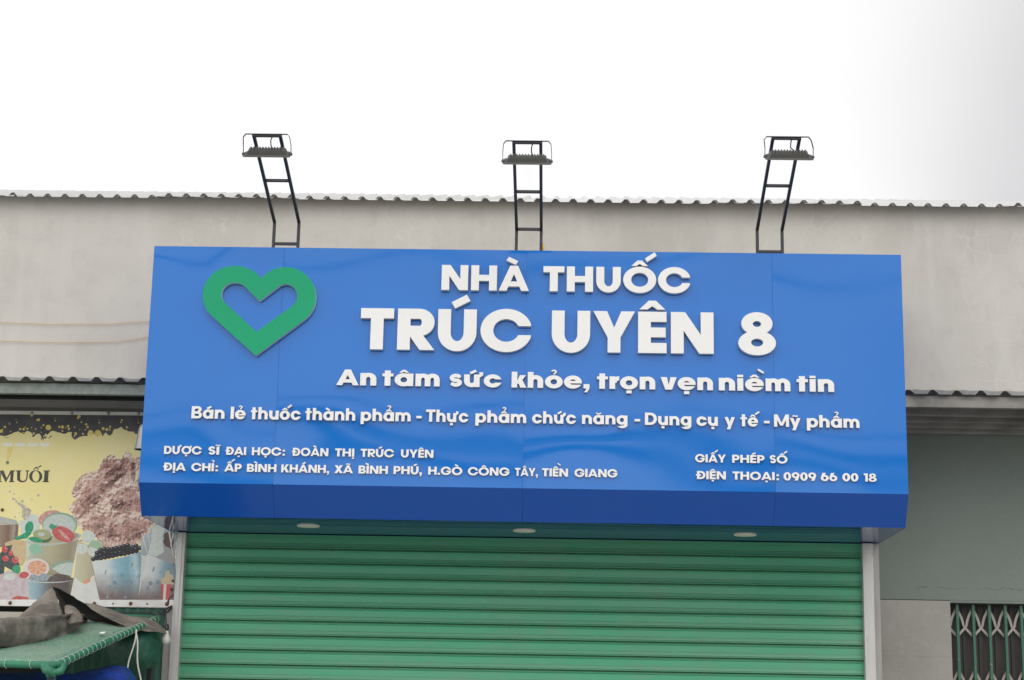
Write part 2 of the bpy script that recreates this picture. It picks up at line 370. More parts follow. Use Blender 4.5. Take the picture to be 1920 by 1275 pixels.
def glyph(ch, w, xh):
    """-> width, ops, left gap, right gap, top, centre"""
    h = w * .8; I = 1
    if ch == 'N': return 1.02, [(1, Rr(0, 0, w, 1)), (1, Rr(1.02 - w, 0, 1.02, 1)), (1, [(0, 1), (w * 1.12, 1), (1.02, 0), (1.02 - w * 1.12, 0)])], S_, S_
    if ch == 'H': return .99, [(1, Rr(0, 0, w, 1)), (1, Rr(.99 - w, 0, .99, 1)), (1, Rr(w / 2, .5 - h / 2, .99 - w / 2, .5 + h / 2))], S_, S_
    if ch == 'A':
        W_ = 1.16; a = w * .5; s = W_ / 2 - a; b = w * .98
        return W_, [(1, [(0, 0), (W_ / 2 - a, 1), (W_ / 2 + a, 1), (W_, 0)]), (None, [(b, -.01), (W_ - b, -.01), (W_ - b - s * .17, .17), (b + s * .17, .17)]),
                    (None, [(b + s * .37, .37), (W_ - b - s * .37, .37), (W_ / 2, (W_ / 2 - b) / s)])], D_, D_
    if ch == 'T': return .79, [(1, Rr(0, 1 - h, .79, 1)), (1, Rr(.395 - w / 2, 0, .395 + w / 2, 1))], D_ + .02, D_ + .02
    if ch in 'UƯ':
        W_ = .92; cy = .44
        return W_, [(1, Rr(0, cy, W_, 1)), (1, El(W_ / 2, cy, W_ / 2, cy + .02)), (None, Rr(w, cy, W_ - w, 1.1)), (None, El(W_ / 2, cy, W_ / 2 - w, cy - h + .02))], S_, S_
    if ch == 'O': return 1.24, ring(.62, .5, .62, .525, w, h * 1.02), R_, R_
    if ch == 'C':
        return 1.2, ring(.615, .5, .615, .525, w, h * 1.02) + [(None, Rr(.66, .39, 1.4, .61)), (None, Rr(1.2, 0, 1.5, 1))], R_, R_
    if ch == 'G':
        return 1.2, ring(.61, .5, .61, .525, w, h * 1.02) + [(None, [(.66, .47), (1.4, .47), (1.4, .63), (.66, .63)]), (1, Rr(.66, .38, 1.21, .38 + h * .75)),
                     (None, Rr(1.21, -.1, 1.5, .38 + h * .75))], R_, R_ + .01
    if ch == 'Q': return glyph('O', w, xh)
    if ch == 'R':
        return .89, [(1, Rr(0, .34, .52, 1)), (1, El(.52, .67, .36, .33)), (None, El(.52, .67, .36 - w, .33 - h)), (None, Rr(w, .34 + h, .52, 1 - h)),
                     (1, Rr(0, 0, w, 1)), (1, [(w * .9, .36), (w * .9 + w * 1.1, .36), (.89, 0), (.89 - w * 1.15, 0)]), (1, Rr(w * .9, .34, .6, .34 + h * .5))], S_, D_
    if ch == 'P':
        return .82, [(1, Rr(0, .32, .46, 1)), (1, El(.46, .66, .36, .34)), (None, El(.46, .66, .36 - w, .34 - h)), (None, Rr(w, .32 + h, .46, 1 - h)), (1, Rr(0, 0, w, 1))], S_, R_
    if ch == 'B':
        return .84, [(1, Rr(0, .0, .5, 1)), (1, El(.48, .745, .31, .255)), (1, El(.5, .28, .34, .28)), (None, Rr(w, .28 + .14, .48, 0)) if 0 else (None, El(.48, .735, .31 - w * .9, .255 - h * .9)),
                     (None, Rr(w, .48 + h * .42, .48, 1 - h)), (None, El(.5, .285, .34 - w * .9, .28 - h * .9)), (None, Rr(w, h, .5, .57 - h * .9)), (1, Rr(0, 0, w, 1))], S_, R_
    if ch in 'DĐ':
        ops = [(1, Rr(0, 0, .42, 1)), (1, El(.42, .5, .52, .5)), (None, El(.42, .5, .52 - w, .5 - h)), (None, Rr(w, h, .42, 1 - h)), (1, Rr(0, 0, w, 1))]
        ops.append((None, Rr(-.4, -.2, 0, 1.2)))
        if ch == 'Đ': ops.append((1, Rr(-.12, .42, .47, .60)))
        return .94, ops, S_ + (.1 if ch == 'Đ' else 0), R_
    if ch == 'E': return .68, [(1, Rr(0, 0, w, 1)), (1, Rr(0, 0, .68, h)), (1, Rr(0, 1 - h, .68, 1)), (1, Rr(0, .5 - h * .48, .66, .5 + h * .48))], S_, D_ + .03
    if ch == 'Y':
        W_ = 1.0; return W_, [(1, [(0, 1), (w * 1.08, 1), (.5, .6), (W_ - w * 1.08, 1), (W_, 1), (.5 + w / 2, .36), (.5 + w / 2, 0), (.5 - w / 2, 0), (.5 - w / 2, .36)])], D_, D_
    if ch == 'S': return .74, s_shape(.74, 1.03, w), R_, R_
    if ch == 'I': return w, [(1, Rr(0, 0, w, 1))], S_, S_
    if ch == 'K': return .96, [(1, [(w * .8, .38), (.58, 1), (.93, 1), (w * .8 + .14, .30)]), (1, [(w + .05, .52), (w + .30, .66), (.96, 0), (.60, 0)]), (1, Rr(0, 0, w, 1))], S_, D_
    if ch == 'X':
        W_ = .98; d = w * 1.2; return W_, [(1, [(0, 0), (d, 0), (W_ - .02, 1), (W_ - .02 - d, 1)]), (1, [(.02, 1), (.02 + d, 1), (W_, 0), (W_ - d, 0)])], D_, D_
    if ch == 'M':
        W_ = 1.22; return W_, [(1, Rr(0, 0, w, 1)), (1, Rr(W_ - w, 0, W_, 1)), (1, [(0, 1), (w * 1.1, 1), (W_ / 2 + w * .42, .1), (W_ / 2 - w * .42, .1)]),
                              (1, [(W_, 1), (W_ - w * 1.1, 1), (W_ / 2 - w * .42, .1), (W_ / 2 + w * .42, .1)])], S_, S_
    if ch == '8': return .90, [(1, El(.45, .745, .375, .275)), (1, El(.45, .275, .45, .295)), (None, El(.45, .735, .375 - w * .9, .255 - h * .75)), (None, El(.45, .285, .45 - w * 1.0, .295 - h * .82))], R_, R_
    if ch == '0': return .80, ring(.40, .5, .40, .52, w, h), R_, R_
    if ch == '9': return .84, [(1, [(.30, 0), (.64, 0), (.82, .52), (.46, .42)])] + ring(.42, .645, .42, .375, w * .98, h * .95), R_, R_
    if ch == '6': return .84, [(1, [(.54, 1), (.20, 1), (.02, .48), (.38, .58)])] + ring(.42, .355, .42, .375, w * .98, h * .95), R_, R_
    if ch == '1': return .17 + w, [(1, Rr(.17, 0, .17 + w, 1)), (1, Rr(0, 1 - h, .3, 1))], S_, S_
    if ch == '.': return w, [(1, Rr(0, 0, w, w * .85))], S_, S_
    if ch == ':': return w, [(1, Rr(0, 0, w, w * .85)), (1, Rr(0, .5, w, .5 + w * .85))], S_ + .10, S_
    if ch == ',': return w * 1.05, [(1, Rr(0, 0, w * 1.05, w * .9)), (1, [(w * .5, .1), (w * 1.05, .1), (w * 1.05, -.02), (w * .62, -.24), (w * .1, -.24), (w * .5, -.06)])], S_, S_
    if ch == '-': return .46, [(1, Rr(0, xh * .5 - h * .48, .46, xh * .5 + h * .48))], S_, S_
    # lower case
    r = xh / 2 + .02; rx = r * (1.07 + max(0, w - .25) * 1.6); nw = .50 + 1.1 * w; mw = .46 + 1.06 * w
    if ch == 'o': return 2 * rx, ring(rx, xh / 2, rx, r, w, h), R_, R_
    if ch == 'c': return 2 * rx - .02, ring(rx, xh / 2, rx, r, w, h) + [(None, Rr(rx + .04, xh * .36, 3, xh * .64)), (None, Rr(2 * rx - .02, -1, 3, 2))], R_, R_
    if ch == 'e': return 2 * rx, ring(rx, xh / 2, rx, r, w, h) + [(1, Rr(w * .6, xh * .40, 2 * rx - w * .2, xh * .40 + h * .62)), (None, Rr(rx, xh * .40 - .085, 3, xh * .40))], R_, R_
    if ch in 'ag':
        W_ = 2 * rx + .02; ops = []
        if ch == 'g': ops = [(1, El(W_ / 2 + .02, -.02, W_ / 2 - .02, .28)), (None, El(W_ / 2 + .02, -.01, W_ / 2 - .02 - w, .28 - h)), (None, Rr(-.1, -.03, W_ - w, .4)), (None, Rr(-.1, -.14, W_ * .4, .4))]
        ops += ring(rx, xh / 2, rx, r, w, h) + [(1, Rr(W_ - w, -.03 if ch == 'g' else 0, W_, xh))]
        return W_, ops, R_, S_
    if ch in 'pb':
        W_ = 2 * rx + .02; return W_, ring(W_ - rx, xh / 2, rx, r, w, h) + [(1, Rr(0, -.27, w, xh))], S_, R_
    if ch == 'n': return nw, n_shape(0, nw, xh, w, h), S_, S_
    if ch == 'h': return nw, n_shape(0, nw, xh, w, h) + [(1, Rr(0, 0, w, 1.0))], S_, S_
    if ch == 'm': return 2 * mw - w * .97, n_shape(0, mw, xh, w * .97, h) + n_shape(mw - w * .97, mw, xh, w * .97, h)[:4] + [(1, Rr(0, 0, w * .97, xh)), (1, Rr(mw - w * .97, 0, mw, xh - .37))], S_, S_
    if ch in 'uư': return nw, [(v, [(nw - x, xh - y) for x, y in p]) for v, p in n_shape(0, nw, xh, w, h)], S_, S_
    if ch == 'r': return .52, [(1, El(.5, xh - .40, .42, .41)), (None, El(.5, xh - .40, .42 - w, .41 - h * 1.05)), (None, Rr(-.2, -.5, 1.2, xh - .40)), (None, Rr(.52, -.5, 1.4, 1.2)), (1, Rr(0, 0, w, xh))], S_, D_
    if ch == 't': return .27 + w, [(1, Rr(.12, 0, .12 + w, .97)), (1, Rr(0, xh - h * .78, .27 + w, xh - .01))], D_ + .01, D_ + .02
    if ch == 's': return .70, s_shape(.70, xh + .03, w * .88), R_, R_
    if ch == 'v': return .86, [(1, [(0, xh), (w * 1.1, xh), (.43, w * .95), (.86 - w * 1.1, xh), (.86, xh), (.43 + w * .58, 0), (.43 - w * .58, 0)])], D_, D_
    if ch == 'y': return .86, [(1, [(0, xh), (w * 1.1, xh), (.47, w * .9), (.43 + w * .4, 0), (.43 - w * .45, 0)]), (1, [(.86 - w * 1.08, xh), (.86, xh), (.46, -.27), (.46 - w * 1.08, -.27)])], D_, D_
    if ch == 'k': return .80, [(1, [(w * .8, .28), (.45, xh), (.77, xh), (w * .8 + .16, .22)]), (1, [(w + .04, .40), (w + .25, .53), (.80, 0), (.47, 0)]), (1, Rr(0, 0, w, 1))], S_, D_
    if ch == 'i': return w, [(1, Rr(0, 0, w, xh)), (1, Rr(0, xh + .07, w, 1.0))], S_, S_
    if ch == 'l': return w, [(1, Rr(0, 0, w, 1))], S_, S_
    raise ValueError(ch)

MARK = {'\u0300': 'g', '\u0301': 'a', '\u0302': '^', '\u0303': '~', '\u0306': 'u', '\u0309': '?', '\u031b': 'h', '\u0323': '.'}
def compose(ch, w, xh):
    d = unicodedata.normalize('NFD', ch); b = d[0]; mk = [MARK[c] for c in d[1:]]
    base = b
    if base == 'i' and any(k in 'ga?~^' for k in mk): W_, ops, l, r = glyph('l', w, xh); ops = [(1, Rr(0, 0, w, xh))]
    else: W_, ops, l, r = glyph(base, w, xh)
    ops = list(ops); low = b.islower(); T = xh if low else 1.0; c = W_ / 2; s = .86 if low else 1.0
    if b == 'i': T = xh
    hat = '^' in mk
    if hat: ops += [(1, [(c - .31 * s, T + .055), (c - .085 * s, T + .27 * s), (c + .085 * s, T + .27 * s), (c + .31 * s, T + .055), (c + .12 * s, T + .055), (c, T + .14 * s), (c - .12 * s, T + .055)])]
    for k in mk:
        if k in 'ag':
            q = [(.20, .31), (.56, .56), (.64, .42), (.28, .17)] if hat else [(-.15, .15), (.21, .34), (.30, .19), (-.06, .0)]
            if k == 'g': q = [(.18, .56), (.26, .66), (.60, .40), (.53, .30)] if hat else [(-.21, .34), (-.30, .19), (.06, .02), (.15, .17)]
            q = [(c + x * s, T + .05 + y * s - (.03 if not hat else 0)) for x, y in q]
            ops.append((1, q))
        if k == '~': ops += stroke([(c - .25 * s, T + .13), (c - .12 * s, T + .19), (c + .12 * s, T + .13), (c + .25 * s, T + .20)], .115 * s)
        if k == 'u': ops += stroke(arc(c, T + .26 * s, .2 * s, .14 * s, 190, 350, 8), .11 * s)
        if k == '?':
            z = T + (.29 * s if hat else .06); x = c + (.02 if hat else 0)
            ops += stroke(arc(x, z + .22 * s, .13 * s, .10 * s, 170, -60, 8) + [(x + .02 * s, z + .07 * s), (x + .02 * s, z + .02 * s)], .10 * s)
        if k == '.': ops.append((1, Rr(c - w * .46, -.27, c + w * .46, -.09)))
        if k == 'h':
            x = W_ - (.02 if b in 'uU' else .20); z = T - (.04 if b in 'uU' else .12)
            ops += [(1, [(x - .06, z - .16), (x + .06, z - .12), (x + .20, z + .0), (x + .20, z + .19), (x, z + .19), (x, z + .04), (x - .06, z + .02)])]
            if b in 'uU': W_ += .13
    return W_, ops, l, r

def lay(word, w, xh):
    """-> list of (x, ops), ink width"""
    x = 0; res = []; prev = 0; ink = 0
    for i, ch in enumerate(word):
        W_, ops, l, r = compose(ch, w, xh)
        if i: x += prev + l
        res.append((x, ops, ch)); x += W_; ink = x; prev = r
    return res, ink

# ------------------------------------------------------------------ the pharmacy sign
SX, ZT, ZB, CH, ZC, DW = 2.25, 4.4404, 2.9979, .1204, 2.8152, .9763
sign = thing('shop_sign', (0, 0, ZC), 'long blue pharmacy sign box with raised white lettering above the green roller shutter', 'sign')
seams = [-SX, -1.459, .008, 1.480, SX]
for k in range(4):
    a = seams[k] + (.0006 if k else 0); b = seams[k + 1] - (.0006 if k < 3 else 0)
    o = MB().box(a, b, 0, .004, ZB, ZT).build('front_panel', M_BLUE[k], sign)
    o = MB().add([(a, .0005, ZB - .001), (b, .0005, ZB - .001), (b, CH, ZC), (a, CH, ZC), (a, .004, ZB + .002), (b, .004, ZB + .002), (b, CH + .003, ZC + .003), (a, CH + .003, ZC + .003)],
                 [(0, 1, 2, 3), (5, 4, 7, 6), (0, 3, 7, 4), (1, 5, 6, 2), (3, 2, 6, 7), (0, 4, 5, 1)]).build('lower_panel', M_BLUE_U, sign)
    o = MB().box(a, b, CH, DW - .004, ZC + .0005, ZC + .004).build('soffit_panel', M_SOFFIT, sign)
MB().box(-SX + .002, SX - .002, .0045, .99, ZT - .006, ZT - .001).build('top_panel', M_GALV, sign)
for sx in (-1, 1):
    x0, x1 = (SX - .003, SX + .0005) if sx > 0 else (-SX - .0005, -SX + .003)
    pr = [(.0002, ZT), (.0002, ZB), (CH, ZC - .0005), (.99, ZC - .0005), (.99, ZT)]
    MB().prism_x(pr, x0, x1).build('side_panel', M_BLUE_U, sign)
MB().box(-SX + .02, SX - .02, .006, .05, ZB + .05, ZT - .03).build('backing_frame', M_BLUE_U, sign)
for px, py in ((578, 986), (983, 995), (1397, 1002.5)):
    d = at(px, py, 1) - EYE; q = EYE + d * ((ZC - 1.6) / d.z)
    f = MB().lathe([(.0, -.0075), (.052, -.0075), (.056, -.005), (.066, -.006), (.069, -.004), (.070, .002)], q, 36).build('downlight', M_DIFF, sign)

HEART = dict(c=(.1490, 1), s=6.7125, o=(370, 490))
def hp(u, v, Y=0): return at(370 + u / 6.7125, 490 + v / 6.7125, Y)
def tang(cx, cy, rx, ry, p, side):
    """tangent point on an ellipse as seen from p"""
    qx, qy = (p[0] - cx) / rx, (p[1] - cy) / ry; d = math.hypot(qx, qy); a = math.atan2(qy, qx); b = math.acos(1 / d)
    t = a + side * b; return (cx + rx * math.cos(t), cy + ry * math.sin(t))
hz = lambda u, v: (lambda q: (q.x, q.z))(hp(u, v, -.034))
oL, oR = (472, 428, 404, 373), (1110, 443, 383, 371)
ob = (735, 1188); ib = (743, 886); iv = (781, 500)
iL, iR = (473, 418, 170, 150), (1112, 438, 143, 152)
outer = [oL[:2] if 0 else tang(*oL, ob, 1), ob, tang(*oR, ob, -1), (1110, 300), (795, 200), (472, 290)]
inner = [tang(*iL, ib, 1), ib, tang(*iR, ib, -1), tang(*iR, iv, 1), iv, tang(*iL, iv, -1)]
hops = [(1, [hz(*q) for q in El(*oL, 72)]), (1, [hz(*q) for q in El(*oR, 72)]), (1, [hz(*q) for q in outer]),
        (None, [hz(*q) for q in El(*iL, 60)]), (None, [hz(*q) for q in El(*iR, 60)]), (None, [hz(*q) for q in inner])]
V, tr, tv = flat(hops); mb = MB()
raise_flat(mb, V, tr, lambda x, z, d: (x, -.034 + d * .035, z), 0)
mb.build('heart_emblem', [M_HEART, M_EDGE], sign, fix=False)

# (thickness, weight, x-height, baseline px points, cap px points, words) - each word's ends measured on the photo
LINES = [
 ('letter', .036, .30, .78, [(905, 544.5), (1085, 546.3)], [(905, 497.6), (1085, 499.6)], [('NHÀ', 828, 992), ('THUỐC', 1018.8, 1293.7)]),
 ('letter', .036, .305, .78, [(704, 654.6), (1297, 663)], [(704, 577.6), (1297, 585.6)], [('TRÚC', 675.8, 995.4), ('UYÊN', 1034.5, 1338), ('8', 1384.4, 1454.7)]),
 ('letter', .026, .305, .79, [(651, 721.7), (1553, 734.9)], [(651, 692.6), (1553, 705.2)], [('An', 631, 705.8), ('tâm', 717, 824.5), ('sức', 842.5, 940), ('khỏe,', 959.3, 1105.3), ('trọn', 1119.6, 1228.6), ('vẹn', 1238.8, 1336.8), ('niềm', 1347.8, 1481.8), ('tin', 1494, 1564)]),
 ('letter', .022, .252, .73, [(368, 783.6), (1465, 800.8)], [(368, 760.8), (1465, 778.0)], [('Bán', 359.2, 421), ('lẻ', 432.5, 460.5), ('thuốc', 470.3, 563.6), ('thành', 572.3, 666.2), ('phẩm', 676.5, 770), ('-', 780.8, 790.7), ('Thực', 798.8, 878.2), ('phẩm', 891.5, 986.7), ('chức', 997.8, 1080), ('năng', 1091.3, 1176.5), ('-', 1189.9, 1200.2), ('Dụng', 1209.3, 1296.2), ('cụ', 1306, 1345.9), ('y', 1358.7, 1377.8), ('tế', 1388.5, 1421.3), ('-', 1432.5, 1443), ('Mỹ', 1451.5, 1500.8), ('phẩm', 1513, 1611.5)]),
 ('small_lettering', .014, .27, .73, [(315, 850.6), (808, 858.7)], [(315, 835.9), (808, 843.6)], [('DƯỢC', 307.7, 377.7), ('SĨ', 390.5, 410.9), ('ĐẠI', 424.5, 461.4), ('HỌC:', 472.3, 534.2), ('ĐOÀN', 549.1, 615.5), ('THỊ', 628.3, 664.2), ('TRÚC', 676.2, 738.7), ('UYÊN', 751.8, 812.5)]),
 ('small_lettering', .014, .27, .73, [(312, 881.9), (1130, 894.9)], [(312, 867.1), (1130, 880.0)], [('ĐỊA', 307.9, 348.3), ('CHỈ:', 358.7, 408.6), ('ẤP', 420.8, 453), ('BÌNH', 463, 518.2), ('KHÁNH,', 527.4, 617.1), ('XÃ', 627.1, 661.9), ('BÌNH', 672.3, 727.2), ('PHÚ,', 738, 791), ('H.GÒ', 802.9, 866.8), ('CÔNG', 877.3, 955), ('TÂY,', 965.6, 1008.4), ('TIỀN', 1016.4, 1065), ('GIANG', 1077.2, 1157.4)]),
 ('small_lettering', .014, .27, .73, [(1380, 867.4), (1440, 868.3)], [(1380, 852.7), (1440, 853.5)], [('GIẤY', 1303.5, 1360.9), ('PHÉP', 1372.9, 1433.5), ('SỐ', 1443.2, 1476.5)]),
 ('small_lettering', .014, .27, .73, [(1393, 899.5), (1636, 902.8)], [(1393, 884.7), (1636, 887.6)], [('ĐIỆN', 1307, 1360.9), ('THOẠI:', 1373.8, 1460.5), ('0909', 1469.2, 1530.3), ('66', 1539.1, 1569.8), ('00', 1579.6, 1609.5), ('18', 1619.9, 1643.6)]),
]
for name, t, w, xh, bp, cp, words in LINES:
    zb = sum(at(*q, -t).z for q in bp) / len(bp); zc = sum(at(*q, -t).z for q in cp) / len(cp); sy = zc - zb
    ym = bp[0][1]; small = MB()
    sl_ = (bp[1][1] - bp[0][1]) / (bp[1][0] - bp[0][0])
    for word, x0, x1 in words:
        yb = ym + sl_ * ((x0 + x1) / 2 - bp[0][0]) - (bp[0][1] - cp[0][1]) / 2
        a = at(x0, yb, -t).x; b = at(x1, yb, -t).x
        gl, ink = lay(word, w, xh); sx = (b - a) / ink
        for gx, ops, ch in gl:
            V, tr, tv = flat([(v, [((gx + x) * sx + a, y * sy + zb) for x, y in p]) for v, p in ops])
            mb = small if name == 'small_lettering' else MB()
            raise_flat(mb, V, tr, lambda x, z, d: (x, -t + d * (t + .001), z), 0)
            if mb is not small:
                o = mb.build('letter', [M_WHITE, M_EDGE], sign, fix=False)
        if small.v: small.build('small_word', [M_WHITE, M_EDGE], sign, fix=False); small = MB()


# ------------------------------------------------------------------ the row of shops behind the sign
bld = thing('shop_building', (0, 1.2, 0), 'long low row of shops with bare cream plaster upper wall under zinc sheet roofing', 'building')
WY = 1.0                                             # face of the upper wall
EAVE = 5.03
MB().box(-9, 9, WY, WY + .2, 3.62, 5.058).build('upper_wall', M_PLASTER, bld)
def sheet(x0, x1, pitch, y0, z0, y1, z1, hgt=.020, flatw=.30, top=.17, th=.0012, seed=1, lap=7):
    """trapezoidal roofing sheet: ribs run up the slope from the low front edge y0,z0 to y1,z1"""
    rng = random.Random(seed); mb = MB(); xs = []; x = x0
    prof = []
    n = int((x1 - x0) / pitch)
    for k in range(n):
        b = x0 + k * pitch; dz = rng.uniform(-.0025, .0025)
        for u, h in ((0, 0), (.50, 0), (.66, hgt), (.66 + top, hgt), (.999, 0)):
            prof.append((b + u * pitch, h + dz * .4, (k // lap)))
    rows = []
    NS = 6
    jog = [rng.uniform(-.012, .012) for _ in range(n // lap + 2)]; jz = [rng.uniform(-.004, .004) for _ in range(n // lap + 2)]
    for s_ in range(NS + 1):
        f = s_ / NS; sag = -.006 * math.sin(PI * f)
        rows.append([(x, y0 + (y1 - y0) * f + (jog[s] if s_ == 0 else 0), z0 + (z1 - z0) * f + h + sag + jz[s] * (1 - f)) for x, h, s in prof])
    mb.grid(rows); 
    for i in range(len(mb.sm)): mb.sm[i] = False
    return mb
RTAN = math.tan(math.radians(17.8))
o = sheet(-9, 9, .1165, .885, 5.027, 3.9, 5.027 + 3.015 * math.tan(math.radians(17.8)), hgt=.022, seed=4, lap=8).build('roof_sheet', M_ROOF, bld, fix=False)
sd = o.modifiers.new('thickness', 'SOLIDIFY'); sd.thickness = .0012
pr_ = [v.co.copy() for v in o.data.vertices][:len(o.data.vertices) // 7]
mb = MB(); mb.grid([[(q.x, WY + .004, 5.02) for q in pr_], [(q.x, WY + .004, q.z + (WY + .004 - q.y) * RTAN - .0055) for q in pr_]])
mb.sm = [False] * len(mb.f); mb.build('eave_filler', M_PLASTER, bld)
# open dark shopfront west of the shutter
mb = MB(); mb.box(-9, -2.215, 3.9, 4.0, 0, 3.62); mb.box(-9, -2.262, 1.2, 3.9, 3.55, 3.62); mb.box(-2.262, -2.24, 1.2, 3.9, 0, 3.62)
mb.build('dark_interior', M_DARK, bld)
# plain wall behind the shutter head
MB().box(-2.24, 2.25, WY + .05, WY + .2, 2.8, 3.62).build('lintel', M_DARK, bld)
# east shop: teal wall over a tiled pier and a folding gate
TY = 1.3
z_led = 2.487
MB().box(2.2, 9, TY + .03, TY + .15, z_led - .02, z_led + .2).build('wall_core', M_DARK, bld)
MB().box(2.2, 9, TY, TY + .028, z_led + .005, z_led + .03).build('wall_foot', M_TEAL, bld)
MB().box(2.2, 9, TY, TY + .028, z_led + .03, 3.70).build('teal_wall', M_TEAL, bld)
mb = MB(); mb.add([], []); mb.box(2.757, 9, TY - .003, TY + .029, z_led - .012, z_led + .004); soft(mb.build('gate_header', M_TEAL, bld), .004, 2)
MB().box(2.2, 2.757, TY - .012, TY + .0295, 0, z_led).build('tiled_pier', M_TILE, bld)
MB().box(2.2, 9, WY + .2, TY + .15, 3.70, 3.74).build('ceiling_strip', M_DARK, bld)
MB().box(2.20, 2.24, WY + .06, TY + .01, 0, 3.62).build('return_wall', M_TEAL, bld)
gate = MB().box(2.757, 9, TY + .10, TY + .11, 0, z_led).build('folding_gate', M_LEAF, bld)
gm = MB()
GP = .1030; gx0 = 2.812; GY = TY + .045
for k in range(9):
    x = gx0 + k * GP
    gm_ = MB().box(x - .0095, x + .0095, GY - .014, GY + .010, 0, z_led)
    o = soft(gm_.build('gate_bar', M_GATE, gate), .002, 1)
    MB().box(x + GP * .40, x + GP * .47, TY + .088, TY + .10, 0, z_led).build('leaf_rib', M_LEAF, gate)
for k in range(-1, 8):
    xa = gx0 + k * GP; xb = xa + GP
    for zc_ in (2.325, 2.325 - .395, 2.325 - .79, 2.325 - 1.185, 2.325 - 1.58):
        mb = MB()
        for s_ in (0, 1):
            pts = []
            for i in range(13):
                f = i / 12; z = zc_ + .115 - f * .175
                # shoulder, narrow neck, then a flared foot
                u = (.0 + .36 * (math.sin(min(1, f / .62) * PI / 2) ** 1.6)) if f < .62 else .36 + .64 * ((f - .62) / .38) ** .85
                if f < .62: u = .02 + .40 * (f / .62) ** 1.0 + .07 * math.sin(f / .62 * PI)
                else: u = .42 + .58 * ((f - .62) / .38) ** 1.0
                pts.append((xa + u * GP if s_ == 0 else xb - u * GP, GY + (.012 if s_ else .017), z))
            for p, q in zip(pts, pts[1:]): mb.bar(p, (q[0], q[1], q[2] - .001), .0155, .003, up=(0, 1, 0))
        mb.build('lattice', M_LATT, gate)
# roller shutter with its rails
prof = []; P_ = .0916; zt = ZC - .002
FY = DW + .012
n_sl = 31
for k in range(n_sl):
    z = zt - k * P_
    for y, dz in ((.008, 0), (-.002, -.003), (-.0065, -.0085), (-.006, -.0105), (.0012, -.0175), (.0012, -.021), (.0006, -.0555), (-.0022, -.0562), (-.0034, -.0595),
                  (-.0028, -.0610), (-.0060, -.0755), (-.0053, -.0765), (-.0105, -.0800), (-.0118, -.0835), (-.0105, -.0860), (.012, -.0885)):
        prof.append((FY + y, z + dz))
shut = MB().prism_x(prof, -2.156, 2.143, closed=False).build('roller_shutter', M_SHUT, bld, fix=False)
bm = bmesh.new(); bm.from_mesh(shut.data); bmesh.ops.reverse_faces(bm, faces=bm.faces); bm.to_mesh(shut.data); bm.free()
for x0, x1 in ((-2.209, -2.152), (2.139, 2.206)):
    mb = MB(); mb.box(x0, x1, DW - .045, DW + .045, 0, ZC - .003)
    soft(mb.build('guide_rail', M_RAIL, shut), .004, 2)
    xi = x0 + .017 if x0 < 0 else x1 - .06
    if x0 < 0: soft(MB().box(xi, xi + .022, DW - .050, DW - .044, 0, ZC - .004).build('rail_lip', M_RAIL, shut), .002, 1)
MB().box(2.2065, 2.246, DW - .02, DW + .06, 0, ZC - .003).build('side_post', M_POST, shut)
MB().box(-2.262, -2.2095, DW - .01, DW + .2, 0, ZC - .003).build('side_post', M_POST, shut)
MB().box(-2.15, 2.137, DW - .006, DW + .004, ZC - .022, ZC - .004).build('head_strip', M_SHUT, shut)

# awnings on both sides
def awning(x0, x1, label, pur, seed):
    a = thing('sheet_awning', ((x0 + x1) / 2, .6, 3.6), label, 'awning', 'sheet metal awnings beside the blue sign')
    sh = sheet(x0, x1, .1480, .48, 3.693, WY, 3.693 + .52 * math.tan(math.radians(11.0)), hgt=.026, top=.15, seed=seed, lap=40).build('sheet', M_AWN, a, fix=False)
    s2 = sh.modifiers.new('thickness', 'SOLIDIFY'); s2.thickness = .0012
    for y, z0, z1, mt in pur:
        soft(MB().box(x0, x1, y, y + .045, z0, z1).build('purlin', mt, a), .003, 1)
    return a
awning(-9, -2.262, 'corrugated sheet awning with one dark purlin above the drinks banner', [(.53, at(135, 739, .53).z, at(135, 719, .53).z, M_PURL), (.90, 3.66, 3.74, M_DARK)], 3)
awning(2.262, 9, 'corrugated sheet awning on grey box purlins above the teal wall and folding gate',
       [(y, at(1800, b, y).z, at(1800, t, y).z, M_GALV) for y, t, b in ((.53, 743, 764.5), (.74, 758, 780), (.93, 772, 792), (1.10, 782, 802.5), (1.235, 790, 813))], 8)

